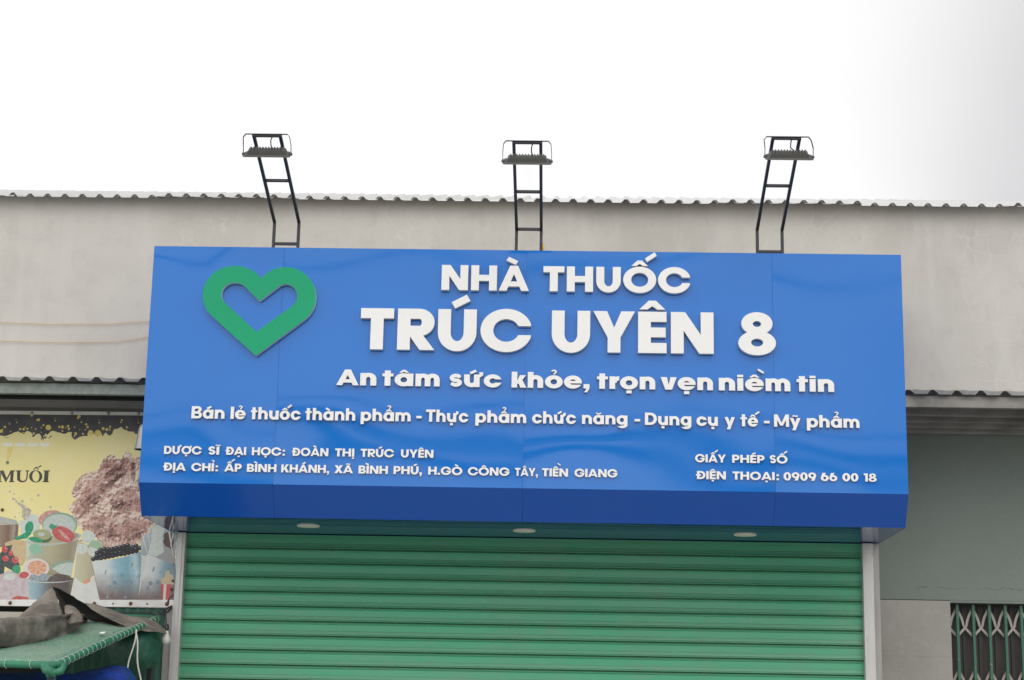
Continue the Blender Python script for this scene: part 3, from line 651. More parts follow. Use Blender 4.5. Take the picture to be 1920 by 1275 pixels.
# ------------------------------------------------------------------ three floodlights on ladder arms
def floodlight(cx, zbend, yend, zend, rungs, label, yellow=False, lean=0.):
    t = thing('floodlight', (cx, .07, ZT), label, 'floodlight', 'floodlights on ladder arms over the sign')
    hw = .075; by = .065; b = .018
    mb = MB()
    for s_ in (-1, 1):
        x = cx + s_ * hw
        mb.bar((x, by, ZT - .03), (x, by, zbend), b, up=(0, 1, 0)); mb.bar((x, by + .002, zbend - .003), (x, yend, zend), b)
        mb.bar((x, by, zbend - .012), (x, by + .001, zbend + .010), b * .98, up=(0, 1, 0))
    for rz in rungs:
        if rz < 0:
            f = -rz; p = Vector((0, by, zbend)).lerp(Vector((0, yend, zend)), f)
            mb.bar((cx - hw + .009, p.y, p.z), (cx + hw - .009, p.y, p.z), b * .95)
        else: mb.bar((cx - hw + .009, by, rz), (cx + hw - .009, by, rz), b * .95)
    mb.bar((cx - hw - .009, yend - .006, zend), (cx + hw + .009, yend - .006, zend), b)
    soft(mb.build('ladder_arm', M_STEEL, t), .0015, 1)
    # lamp hung under the arm's end, its lens turned back to the sign
    c = Vector((cx + lean, yend + .025, zend - .088)); al = math.radians(52)
    n = Vector((0, math.cos(al), -math.sin(al))); u = Vector((0, math.sin(al), math.cos(al)))
    def P(x, uu, nn): return c + Vector((x, 0, 0)) + u * uu + n * nn
    mb = MB()
    def frus(w0, h0, n0, w1, h1, n1):
        vs = [P(sx * w0, sy * h0, n0) for sx, sy in ((-1, -1), (1, -1), (1, 1), (-1, 1))] + [P(sx * w1, sy * h1, n1) for sx, sy in ((-1, -1), (1, -1), (1, 1), (-1, 1))]
        mb.add(vs, [(3, 2, 1, 0), (4, 5, 6, 7), (0, 1, 5, 4), (1, 2, 6, 5), (2, 3, 7, 6), (3, 0, 4, 7)])
    frus(.104, .026, -.016, .112, .032, .006); frus(.136, .042, .016, .118, .035, .0062)
    hs = mb.build('lamp_housing', M_CAST, t)
    mb = MB()
    for k in range(12):
        x = -.092 + k * .0167
        mb.add([P(x + dx, du, dn) for dx in (-.0042, .0042) for du, dn in ((-.025, -.0155), (.025, -.0155), (.020, -.025), (-.020, -.025))],
               [(0, 1, 2, 3), (7, 6, 5, 4), (0, 4, 5, 1), (1, 5, 6, 2), (2, 6, 7, 3), (3, 7, 4, 0)])
    mb.build('cooling_fins', M_CAST, hs)
    mb = MB(); mb.add([P(sx * .125, sy * .037, .0165) for sx, sy in ((-1, -1), (1, -1), (1, 1), (-1, 1))] + [P(sx * .125, sy * .037, .019) for sx, sy in ((-1, -1), (1, -1), (1, 1), (-1, 1))],
                      [(3, 2, 1, 0), (4, 5, 6, 7), (0, 1, 5, 4), (1, 2, 6, 5), (2, 3, 7, 6), (3, 0, 4, 7)])
    mb.build('lens', M_GLASS, hs)
    top = Vector((cx + lean * .3, yend - .018, zend + .004)); pts = []
    for s_ in (-1, 1):
        q = [P(s_ * .136, 0, .012), P(s_ * .136, 0, -.01) + Vector((0, 0, .03)), Vector((top.x + s_ * .132, top.y, top.z - .018)), Vector((top.x + s_ * .118, top.y, top.z))]
        pts += q if s_ < 0 else q[::-1]
    mb = MB()
    for p, q in zip(pts, pts[1:]): mb.bar(p, q, .0035, .013, up=(0, 1, 0) if abs(p.z - q.z) < .01 else (0, 1, 0))
    for s_ in (-1, 1): mb.tube([P(s_ * .12, 0, .012), P(s_ * .143, 0, .012)], .008, 10)
    mb.build('yoke', M_YOKE, t)
    x = cx + .03; mb = MB()
    mb.tube([Vector((x, yend, zend - .004)), Vector((x - .006, yend - .01, zend - .03)), Vector((x - .006, yend, zend - .055)), P(.03, .01, -.02)], .0035, 8)
    mb.build('power_cable', M_BLACK, t)
    if yellow:
        x = cx + hw + .0125
        MB().tube([(x, by, ZT - .02), (x + .001, by - .003, ZT + .03), (x, by, ZT + .062)], .0055, 8).build('cable_end', M_YELLOW, t)
    return t
floodlight(-1.463, 4.620, -.77, 4.88, [4.482, -.50], 'black floodlight on ladder arm above the heart emblem')
floodlight(.017, 4.588, -.91, 4.806, [4.592, -.46], 'black floodlight on ladder arm above the word NHÀ, beside a yellow cable end', True)
floodlight(1.476, 4.606, -.74, 4.906, [4.468, -.50], 'black floodlight on ladder arm over the blank end of the sign past THUỐC', lean=.018)

# ------------------------------------------------------------------ drinks banner (a flat printed sheet; the print is laid in one mesh)
BY = .93
ban = thing('drinks_banner', at(150, 960, BY), 'faded yellow printed banner of drinks, fruit and fried chicken screwed beside the shutter', 'banner')
PM = []
def pm(name, col, col2=None, sc=40, lo=.42, hi=.66, spec=.35):
    m = MT('print_' + name, col, .55, spec=spec)
    if col2: m.blend(m.g(m.noise(sc, 5, .65), lo, hi), col2)
    m.blend(m.g(m.noise(5, 4), .45, .75, 0, .08), (.62, .59, .5)); m.bump(m.noise(3, 2, stretch=(1, 1, .5)), .012, .5)
    PM.append(m.m); return len(PM) - 1
def pgrad(name, a, b, stops, sc=30, amt=.12, low=None):
    """print colour running from banner point a to b, as the printed cups do; low = (from, to, colour) fades in a second ink"""
    m = MT('print_' + name, (.5, .5, .5), .5, spec=.35)
    def run(a, b, amt):
        A = at(*a, BY) - ban.location; B = at(*b, BY) - ban.location; d = B - A
        n = m.n.new('ShaderNodeVectorMath'); n.operation = 'DOT_PRODUCT'
        s_ = m.n.new('ShaderNodeVectorMath'); s_.operation = 'SUBTRACT'; m.l.new(m.tc, s_.inputs[0]); s_.inputs[1].default_value = A
        m.l.new(s_.outputs[0], n.inputs[0]); n.inputs[1].default_value = d / d.length_squared
        return m.math('ADD', n.outputs['Value'], m.math('MULTIPLY', m.math('SUBTRACT', m.noise(sc, 4), .5), amt * 2))
    m.setcol(m.ramp(run(a, b, amt), stops))
    if low: m.blend(m.g(run(low[0], low[1], amt * 2.5), 0, 1, 0, .92), low[2])
    PM.append(m.m); return len(PM) - 1
YEL = pm('yellow', (.80, .69, .31), (.82, .73, .39), 3)
BORD = pm('border', (.74, .73, .70), (.62, .60, .56), 8)
BLK = pm('charcoal', (.062, .056, .062), (.075, .068, .075), 8)
SPL = pm('splash_yellow', (.70, .56, .16), (.66, .50, .12), 12)
STN = pm('stain', (.76, .62, .22), (.78, .66, .28), 20)
DASH = pm('dash', (.80, .80, .74))
TXT = pm('text', (.06, .055, .05))
def chick(name, dark, mid, light, sc, seed, gain=4.5):
    """printed photograph of crumbed chicken: lumps and crumbs lit from the upper left"""
    m = MT('print_' + name, mid, .6, spec=.3)
    n1 = m.noise(sc, 9, .66, vec=m.map((1, 1, 1), (seed, 0, seed)), dist=.4)
    n2 = m.noise(sc, 9, .66, vec=m.map((1, 1, 1), (seed - .007, 0, seed + .010)), dist=.4)
    f = m.math('ADD', m.math('MULTIPLY', m.math('SUBTRACT', n1, n2), gain), .5)
    f = m.math('ADD', f, m.math('MULTIPLY', m.math('SUBTRACT', m.noise(5, 3, vec=m.map((1, 1, 1), (seed, 0, 2))), .5), .7))
    m.setcol(m.ramp(f, [(.08, dark), (.42, mid), (.62, tuple((p + q) / 2 for p, q in zip(mid, light))), (.88, light)])); PM.append(m.m); return len(PM) - 1
CHB = chick('meat', (.17, .08, .065), (.45, .25, .21), (.66, .47, .40), 9, 1.3)
CHD = chick('meat_shadow', (.07, .035, .03), (.25, .14, .115), (.45, .30, .25), 11, 4.1)
CRU = chick('crumb', (.27, .14, .115), (.57, .39, .32), (.82, .68, .57), 12, 2.2, 5.5)
CR2 = chick('crumb_brown', (.22, .12, .10), (.47, .32, .26), (.72, .58, .48), 13, 7.7, 5.5)
RIM = pm('rim', (.40, .44, .42), (.50, .54, .52), 60)
LIMEJ = pgrad('lime_cup', (50, 1040), (148, 1050), [(0, (.54, .58, .50)), (.14, (.38, .41, .31)), (.45, (.42, .38, .25)), (.8, (.29, .25, .165)), (1, (.40, .38, .32))], 30, .08, ((98, 1050), (90, 1085), (.24, .22, .14)))
LIM = pm('lime_flesh', (.44, .50, .46), (.55, .59, .55), 70)
LIMR = pm('lime_rim', (.22, .36, .26))
MINT = pm('mint', (.03, .25, .13), (.06, .38, .22), 60)
MINT2 = pm('mint_pale', (.26, .46, .34))
BERRY = pm('strawberry', (.46, .06, .07), (.55, .16, .14), 60)
PINK = pm('pink_fruit', (.52, .22, .20), (.62, .42, .38), 40)
KUM = pm('kumquat', (.30, .32, .15), (.42, .42, .26), 60)
KUMD = pm('kumquat_skin', (.09, .13, .06))
COFF = pgrad('coffee', (0, 990), (36, 990), [(0, (.30, .22, .165)), (.45, (.20, .125, .085)), (.75, (.36, .30, .25)), (.86, (.16, .12, .10)), (1, (.26, .24, .22))])
FOAM = pm('foam', (.46, .46, .43), (.34, .34, .32), 80)
LEAFD = pm('dark_leaf', (.045, .06, .055), (.09, .12, .11), 60)
RED = pm('berry_red', (.48, .045, .065), (.60, .13, .15), 90)
GRW = pm('grapefruit_pith', (.66, .60, .57))
GRO = pm('grapefruit', (.62, .26, .14), (.68, .42, .28), 70)
BRC = pgrad('brown_cup', (52, 1110), (138, 1105), [(0, (.36, .48, .52)), (.22, (.24, .35, .40)), (.5, (.14, .105, .095)), (.85, (.10, .08, .075)), (1, (.20, .18, .18))], 50)
ICE = pm('ice', (.36, .42, .46), (.12, .13, .15), 90)
BRD = pm('cola', (.09, .065, .055), (.15, .11, .10), 70)
RASP = pm('rasp_drink', (.50, .38, .40), (.58, .54, .56), 35)
MILK = pm('milk', (.66, .65, .61), (.60, .60, .58), 18)
PALE = pgrad('pale_cup', (140, 1000), (185, 1000), [(0, (.54, .52, .42)), (.5, (.50, .46, .30)), (1, (.36, .33, .26))], 30, .1)
LYC = pm('lychee', (.60, .63, .58), (.50, .55, .50), 40)
GRNP = pm('pale_green', (.34, .46, .32))
ORGP = pm('pale_orange', (.55, .40, .22), (.58, .46, .28), 40)
BOBA = pm('boba', (.018, .018, .022), (.05, .05, .06), 120)
BOB2 = pm('boba_light', (.20, .20, .22))
CUP1 = pgrad('boba_cup', (178, 1060), (262, 1050), [(0, (.62, .64, .62)), (.28, (.58, .63, .63)), (.48, (.28, .46, .54)), (.72, (.20, .38, .46)), (.9, (.44, .58, .62)), (1, (.24, .34, .38))], 28, .10, ((222, 1072), (216, 1118), (.17, .11, .10)))
CUP2 = pgrad('milk_cup', (266, 1080), (330, 1090), [(0, (.66, .65, .62)), (.35, (.56, .60, .60)), (.6, (.24, .36, .42)), (1, (.18, .23, .27))], 28, .10, ((304, 1078), (300, 1120), (.17, .12, .11)))
POUR = pgrad('pour', (285, 1000), (318, 1050), [(0, (.40, .47, .49)), (.5, (.30, .35, .37)), (1, (.36, .33, .31))], 40, .3)
DRP = pm('droplet', (.13, .22, .27), (.3, .4, .45), 80)
FRB = pm('fry_box', (.52, .10, .10)); FRS = pm('fry', (.55, .44, .30)); FRW = pm('fry_stripe', (.66, .60, .55))
SPLM = pm('milk_drop', (.42, .36, .28), (.58, .54, .46), 60)

ops = []
def pt(q): P = at(q[0], q[1], BY); return (P.x, P.z)
def pp(i, pts): ops.append((i, [pt(q) for q in pts]))
def pe(i, cx, cy, rx, ry=None, n=20, rot=0):
    ry = ry or rx; c_, s_ = math.cos(math.radians(rot)), math.sin(math.radians(rot))
    pp(i, [(cx + x * c_ - y * s_, cy + x * s_ + y * c_) for x, y in El(0, 0, rx, ry, n)])
def k5(q): return (q[0] / 6.62, 680 + q[1] / 6.62)
def k6(q): return (q[0] / 4.555, 860 + q[1] / 4.555)
def k7(q): return (130 + q[0] / 4.113, 830 + q[1] / 4.113)
def e6(i, cx, cy, rx, ry=None, rot=0, n=22): x, y = k6((cx, cy)); pe(i, x, y, rx / 4.555, (ry or rx) / 4.555, n, rot)
def e7(i, cx, cy, rx, ry=None, rot=0, n=18): x, y = k7((cx, cy)); pe(i, x, y, rx / 4.113, (ry or rx) / 4.113, n, rot)
def rough(pts, amp, step, rng, closed=True):
    """roughen an outline the way torn crumb or splashed paint is rough"""
    out = []; n = len(pts)
    for i in range(n if closed else n - 1):
        a, b = pts[i], pts[(i + 1) % n]; l = math.hypot(b[0] - a[0], b[1] - a[1]); k = max(1, int(l / step))
        nx, ny = -(b[1] - a[1]) / (l or 1), (b[0] - a[0]) / (l or 1)
        for j in range(k):
            f = j / k; d = rng.uniform(-amp, amp); out.append((a[0] + (b[0] - a[0]) * f + nx * d, a[1] + (b[1] - a[1]) * f + ny * d))
    if not closed: out.append(pts[-1])
    return out
rng = random.Random(11)
edge = [(-420, 766.2), (0, 770), (330, 773.2), (331, 900), (332, 995), (328, 1100), (324, 1139), (200, 1137.5), (100, 1137), (0, 1136), (-420, 1131)]
pp(BORD, edge)
pp(YEL, [(-420, 772), (0, 776), (328, 779), (329, 1000), (326, 1080), (323, 1123.8), (0, 1123.0), (-420, 1118.5)])
bl = [(0, 640), (0, 905), (90, 905), (150, 880), (230, 850), (300, 895), (340, 840), (385, 860), (405, 920), (450, 885), (490, 880), (520, 960), (580, 930), (600, 890), (650, 845), (720, 860), (800, 885), (850, 860), (890, 865), (900, 920), (930, 950), (980, 930), (1030, 915), (1085, 915), (1090, 860), (1125, 842), (1160, 862), (1165, 890), (1200, 845), (1250, 850), (1270, 915), (1310, 870), (1360, 905), (1400, 880), (1420, 825), (1500, 800), (1540, 840), (1600, 850), (1650, 860), (1680, 885), (1730, 880), (1790, 830), (1900, 850), (2170, 830), (2175, 658)]
pp(BLK, [(-420, 772), (-420, 812), (-300, 806), (-200, 818), (-100, 808)] + [k5(q) for q in rough(bl[1:-1], 9, 26, rng, False)] + [k5(bl[-1]), k5((0, 640))])
for x, y, r in ((600, 805, 35), (540, 775, 13), (480, 708, 18), (462, 712, 12), (982, 665, 20), (968, 686, 14), (250, 825, 14), (295, 825, 16), (340, 820, 13), (735, 797, 14), (775, 798, 20), (845, 787, 15), (855, 822, 15), (925, 800, 9), (1070, 765, 14), (1087, 800, 15), (1010, 737, 10), (1233, 745, 9), (1225, 712, 5), (1513, 713, 13), (1500, 740, 9), (1575, 802, 14), (1280, 817, 19), (1325, 828, 19), (1365, 797, 14), (420, 878, 14), (443, 825, 9), (60, 797, 14), (207, 740, 9), (200, 706, 5), (687, 718, 9), (680, 684, 5), (393, 652, 17), (570, 900, 17), (545, 915, 10), (940, 880, 17), (925, 908, 10), (1030, 882, 12), (1125, 870, 34), (1215, 876, 42), (1360, 830, 10), (775, 848, 12), (815, 806, 7), (1058, 833, 8), (990, 830, 6), (1720, 745, 8), (1712, 712, 5), (512, 806, 8), (390, 808, 7), (312, 800, 7), (130, 855, 8), (15, 850, 22), (30, 830, 9), (295, 870, 9), (510, 862, 6)):
    x_, y_ = k5((x, y)); pe(SPL if y < 900 else YEL, x_, y_, r / 6.62, n=12)
for x, y, r in ((525, 945, 24), (560, 925, 22), (630, 915, 14), (610, 935, 10), (925, 940, 18), (65, 930, 8), (97, 930, 9), (1355, 885, 16), (1275, 905, 9), (405, 912, 9)):
    x_, y_ = k5((x, y)); pe(BLK, x_, y_, r / 6.62 * .8, n=9)
for x, y, r in ((525, 950, 9), (560, 920, 7)):
    x_, y_ = k5((x, y)); pe(YEL, x_, y_, r / 6.62, n=9)
pp(STN, [k5(q) for q in ((95, 1050), (160, 1045), (150, 1110), (125, 1180), (80, 1300), (70, 1250), (85, 1150))])
for a, b in ((-11.4, 0), (5.6, 22.7), (28.4, 46.5), (51.8, 70), (75.5, 92.4)): pp(DASH, [(a, 830.8), (b, 831.2), (b, 836.6), (a, 836.2)])
# MUỐI, heavy book serif
def serif(q): return (q[0] / 4.555, 860 + q[1] / 4.555)
def sp(*p): pp(TXT, [serif(q) for q in p])
sp((-12, 103), (30, 100), (58, 165), (90, 100), (128, 100), (128, 107), (118, 110), (112, 190), (122, 194), (122, 201), (76, 201), (76, 194), (86, 190), (90, 128), (52, 200), (46, 200), (10, 128), (6, 190), (18, 194), (18, 200), (-16, 200), (-16, 194), (-4, 190), (2, 110), (-12, 108))
sp((136, 100), (184, 100), (184, 107), (174, 110), (172, 170), (180, 186), (198, 190), (216, 184), (224, 168), (228, 110), (216, 107), (216, 100), (250, 100), (250, 107), (240, 110), (235, 172), (222, 194), (196, 203), (164, 198), (146, 180), (146, 110), (136, 107))
e6(TXT, 305, 151, 57, 53); e6(YEL, 306, 151, 30, 46)
sp((372, 100), (428, 100), (428, 107), (416, 110), (410, 190), (418, 194), (418, 201), (362, 201), (362, 194), (374, 190), (380, 110), (372, 107))
sp((282, 94), (305, 70), (318, 70), (334, 94), (324, 94), (311, 81), (293, 94)); sp((322, 72), (348, 55), (358, 62), (330, 78))
# fried chicken: three rough lobes, crumbed along their upper edges
def lobe(outl, mi, amp=7, step=11): pp(mi, [k7(q) for q in rough(outl, amp, step, rng)])
lobe([(20, 380), (55, 300), (110, 240), (170, 222), (232, 205), (236, 165), (290, 105), (340, 85), (365, 130), (395, 125), (440, 70), (475, 82), (500, 125), (545, 95), (660, 120), (800, 330), (800, 560), (640, 600), (655, 625), (600, 690), (560, 760), (500, 790), (430, 800), (300, 830), (255, 810), (230, 740), (195, 700), (110, 685), (62, 625), (20, 560), (0, 520), (-10, 490), (50, 440), (20, 410)], CRU)
lobe([(90, 380), (150, 300), (238, 255), (250, 190), (300, 130), (345, 130), (370, 165), (420, 120), (465, 120), (480, 160), (478, 250), (430, 250), (360, 300), (300, 370), (260, 450), (190, 490), (110, 545), (50, 560), (40, 500), (80, 440)], CHB, 11, 9)
lobe([(255, 330), (275, 250), (320, 200), (400, 185), (458, 205), (440, 245), (380, 280), (310, 350), (260, 410)], CHD, 9, 9)
lobe([(80, 480), (150, 400), (230, 380), (255, 420), (200, 470), (120, 520)], CHD, 9, 9)
lobe([(470, 150), (505, 150), (512, 290), (480, 300)], CHD, 7, 8)
lobe([(285, 470), (300, 390), (375, 290), (420, 250), (470, 280), (520, 330), (560, 400), (600, 530), (450, 560), (340, 540), (300, 520)], CRU, 11, 9)
lobe([(310, 470), (330, 400), (400, 345), (450, 340), (510, 380), (550, 450), (560, 530), (470, 545), (370, 535)], CHB, 11, 8)
lobe([(330, 490), (400, 440), (460, 470), (430, 520), (350, 525)], CHD, 9, 8)
lobe([(62, 610), (120, 550), (200, 515), (270, 500), (330, 535), (420, 560), (470, 530), (560, 575), (640, 600), (655, 625), (600, 690), (560, 760), (430, 800), (260, 820), (190, 700), (110, 680)], CRU, 10, 9)
lobe([(95, 645), (150, 590), (250, 560), (330, 585), (420, 600), (500, 585), (610, 615), (600, 680), (550, 745), (480, 785), (400, 800), (330, 760), (240, 735), (180, 695)], CHB, 12, 8)
lobe([(240, 700), (330, 650), (380, 720), (330, 760)], CHD, 9, 8); lobe([(430, 690), (520, 650), (560, 700), (450, 770)], CHD, 9, 8); lobe([(170, 640), (260, 610), (290, 650), (200, 680)], CHD, 8, 8)
lobe([(225, 735), (280, 725), (350, 770), (370, 800), (280, 835), (240, 800)], CR2, 9, 8)
lobe([(340, 590), (420, 570), (450, 610), (400, 640), (360, 630)], CR2, 9, 8); lobe([(470, 540), (510, 520), (530, 580), (490, 600)], CRU, 8, 8)
for _ in range(60):
    x, y = rng.uniform(60, 600), rng.uniform(120, 780)
    if y < 560 and x < 330 - .75 * (y - 120): continue
    if x > 540 and y < 570: continue
    w_ = rng.uniform(10, 26); lobe([(x - w_, y), (x, y - w_ * .6), (x + w_, y - w_ * .1), (x + w_ * .3, y + w_ * .5)], rng.choice((CRU, CR2, CHD, CR2)), 5, 7)
# cups and fruit
pp(COFF, [(-60, 985), (35, 983), (33, 1012), (20, 1025), (-60, 1030)])
pp(FOAM, [(-60, 968), (0, 968), (12, 971), (30, 975), (36, 983), (0, 983), (-60, 985)])
for x, y, r in ((85, 232, 6), (85, 280, 10), (118, 303, 7), (113, 345, 11), (190, 365, 13), (326, 314, 12), (272, 347, 7), (165, 462, 6), (128, 498, 7), (430, 415, 10), (190, 495, 8), (62, 520, 9)): e6(SPLM, x, y, r, n=9)
pp(SPLM, [k6(q) for q in ((120, 330), (150, 365), (200, 395), (240, 415), (268, 445), (255, 480), (235, 520), (205, 525), (190, 480), (188, 420), (140, 380))])
pp(CR2, [k6(q) for q in ((170, 378), (240, 415), (268, 445), (240, 440), (200, 405))])
pp(LYC, [k6(q) for q in ((165, 530), (230, 520), (260, 470), (320, 480), (345, 560), (330, 640), (180, 640))])
pp(ORGP, [k6(q) for q in ((40, 720), (120, 690), (225, 700), (225, 860), (190, 920), (120, 900), (60, 800))])
pp(LIMEJ, [k6(q) for q in ((222, 670), (450, 730), (672, 680), (605, 1010), (430, 1030), (228, 900))])
e6(RIM, 458, 682, 238, 56, -6); e6(LIMEJ, 458, 678, 218, 44, -6)
e6(PINK, 430, 510, 105, 68, -15); e6(LIMR, 510, 565, 152, 106, 0); e6(LIM, 506, 572, 140, 98)
for k in range(8):
    a = k * PI / 4 + .2; pp(RIM, [k6(q) for q in ((506, 572), (506 + 128 * math.cos(a - .04), 572 + 90 * math.sin(a - .04)), (506 + 128 * math.cos(a + .04), 572 + 90 * math.sin(a + .04)))])
e6(KUMD, 370, 668, 74, 50, 10); e6(KUM, 360, 648, 78, 45, 4); e6(LIM, 352, 645, 30, 16)
e6(BERRY, 540, 645, 102, 62, 24); pp(PINK, [k6(q) for q in ((490, 600), (520, 605), (600, 690), (590, 705), (530, 660))])
pp(MINT, [k6(q) for q in ((415, 580), (440, 552), (470, 570), (490, 560), (480, 590), (440, 605))])
e6(MINT, 250, 588, 36, 55, 12); pp(MINT, [k6(q) for q in ((110, 685), (180, 650), (235, 620), (270, 640), (230, 680), (150, 695))]); e6(MINT2, 300, 770, 55, 42, 10); e6(MINT, 305, 692, 62, 22, 12)
pp(LIMR, [k6(q) for q in ((420, 930), (480, 890), (560, 868), (632, 872), (630, 884), (560, 880), (490, 905), (440, 940))])
pp(LIM, [k6(q) for q in ((445, 940), (500, 905), (570, 886), (628, 890), (612, 1000), (520, 985))])
pp(LEAFD, [k6(q) for q in ((-90, 800), (0, 810), (40, 750), (108, 735), (90, 790), (130, 840), (170, 905), (110, 960), (40, 920), (20, 1200), (-90, 1200))])
for x, y, r in ((40, 775, 27), (93, 807, 21), (48, 852, 27), (130, 866, 29)): e6(RED, x, y, r); e6(GRW, x + r * .3, y - r * .35, r * .18, n=8)
e6(GRW, 308, 935, 112, 84); e6(GRO, 318, 930, 82, 60); 
for k in range(7):
    a = k * PI / 3.5; pp(GRW, [k6(q) for q in ((316, 932), (316 + 80 * math.cos(a - .05), 932 + 58 * math.sin(a - .05)), (316 + 80 * math.cos(a + .05), 932 + 58 * math.sin(a + .05)))])
e6(MINT, 140, 950, 36, 44, 20); pp(RASP, [k6(q) for q in ((-90, 1010), (20, 985), (70, 950), (150, 985), (232, 1020), (248, 1203), (-90, 1203))])
e6(BERRY, 205, 993, 44, 28, -8); e6(LYC, 80, 1010, 50, 28); pp(BERRY, [k6(q) for q in ((105, 1190), (150, 1170), (245, 1185), (248, 1203), (100, 1203))])
pp(BRC, [k6(q) for q in ((232, 1030), (632, 1022), (594, 1203), (250, 1203))])
e6(RIM, 432, 1030, 203, 32, -1); e6(BRD, 445, 1028, 188, 24); pp(ICE, [k6(q) for q in ((235, 1030), (270, 985), (330, 1000), (370, 975), (430, 1000), (400, 1045), (300, 1042))]); pp(BRD, [k6(q) for q in ((430, 1010), (480, 980), (560, 990), (610, 1015), (560, 1035), (450, 1035))])
pp(PALE, [k6(q) for q in ((668, 700), (860, 790), (850, 900), (790, 1010), (700, 1060), (628, 1030))])
for x, y, rx, ry in ((755, 668, 58, 54), (700, 770, 50, 44), (812, 790, 62, 50)): e6(LYC, x, y, rx, ry)
pp(GRNP, [k6(q) for q in ((740, 750), (790, 695), (850, 700), (885, 770), (860, 790), (800, 760))]); e6(LYC, 752, 664, 50, 46)
pp(MILK, [k6(q) for q in ((640, 1010), (660, 1030), (700, 1070), (760, 1040), (790, 1000), (830, 1080), (860, 1203), (596, 1203))])
pp(GRO, [k6(q) for q in ((700, 1060), (775, 1010), (770, 1050), (730, 1072))])
cup1 = [(174, 912), (300, 905), (430, 880), (550, 838), (556, 900), (548, 1030), (532, 1212), (240, 1212), (215, 1120)]
pp(LYC, [k7(q) for q in ((540, 870), (612, 850), (560, 1212), (520, 1212))])
pp(BOB2, [k7((x - 6, y)) for x, y in cup1[:1]] + [k7(q) for q in ((168, 912), (232, 1212), (245, 1212))])
pp(CUP1, [k7(q) for q in cup1])
for x, y, r in ((352, 1082, 18), (470, 1075, 17), (410, 1020, 16), (310, 1112, 13)): e7(DRP, x, y, r)
for x, y, rx, ry in ((485, 945, 8, 20), (280, 1000, 6, 22), (430, 1190, 9, 9), (400, 935, 10, 5), (292, 1185, 6, 16), (372, 1105, 7, 8), (500, 1030, 5, 9)): e7(DRP, x, y, rx, ry, 12, 9); e7(GRW, x + 3, y + ry * .5, rx * .5, ry * .35, 0, 8)
for row, (y0, y1, xs) in enumerate(((900, 850, 12), (878, 828, 12), (856, 806, 11), (835, 795, 8))):
    for k in range(xs):
        f = (k + (.5 if row % 2 else .1)) / 12; x = 182 + 362 * f + row * 14; y = 895 - 66 * f ** 1.25 - row * 22 + rng.uniform(-4, 4)
        if x > 550: continue
        e7(BOBA, x, y, 19, 18, 0, 14); e7(BOB2, x - 5, y - 7, 8, 5, 20, 8)
pp(POUR, [k7(q) for q in rough([(555, 870), (545, 770), (575, 720), (620, 690), (640, 640), (670, 618), (740, 655), (815, 675), (845, 690), (825, 760), (815, 940), (600, 880)], 6, 20, rng)])
pp(BRD, [k7(q) for q in rough([(730, 700), (790, 690), (805, 760), (790, 830), (750, 800), (725, 760)], 8, 18, rng)])
pp(LYC, [k7(q) for q in rough([(640, 650), (680, 630), (735, 660), (715, 720), (730, 840), (660, 880), (610, 860), (630, 760)], 5, 20, rng)])
for a, b, r in (((560, 700), (600, 850), 6), ((575, 720), (560, 820), 4), ((600, 690), (625, 800), 5), ((770, 690), (800, 880), 6), ((800, 700), (780, 800), 5)):
    (x0, y0), (x1, y1) = a, b; pp(GRW, [k7(q) for q in ((x0 - r, y0), (x0 + r, y0), (x1 + r * .4, y1), (x1 - r * .4, y1))])
pp(CUP2, [k7(q) for q in ((598, 858), (680, 890), (760, 922), (818, 938), (822, 1000), (805, 1212), (530, 1212))])
for x, y, r in ((625, 1085, 17), (682, 1075, 17), (600, 1125, 12)): e7(DRP, x, y, r)
for x, y, rx, ry in ((650, 975, 7, 24), (598, 1125, 8, 22), (740, 1190, 8, 12), (770, 975, 10, 12), (700, 1000, 5, 8)): e7(DRP, x, y, rx, ry, 18, 9)
pp(FRS, [k7(q) for q in ((706, 1050), (735, 1035), (742, 995), (768, 980), (776, 1015), (800, 1020), (808, 1095), (712, 1095))])
pp(FRB, [k7(q) for q in ((703, 1092), (790, 1092), (770, 1212), (716, 1212))]); pp(FRW, [k7(q) for q in ((728, 1092), (750, 1092), (742, 1212), (722, 1212))])
pp(BLK, [k7(q) for q in ((745, 1240), (770, 1190), (806, 1165), (800, 1185), (775, 1205), (770, 1245))])
V, tr, tv = flat_print(ops)
mb = MB(); L_ = ban.location
mb.v = [(v[0], BY, v[1]) for v in V]; mb.f = tr; mb.mi = tv; mb.sm = [False] * len(tr)
sheet_o = mb.build('printed_sheet', PM, ban, fix=False)
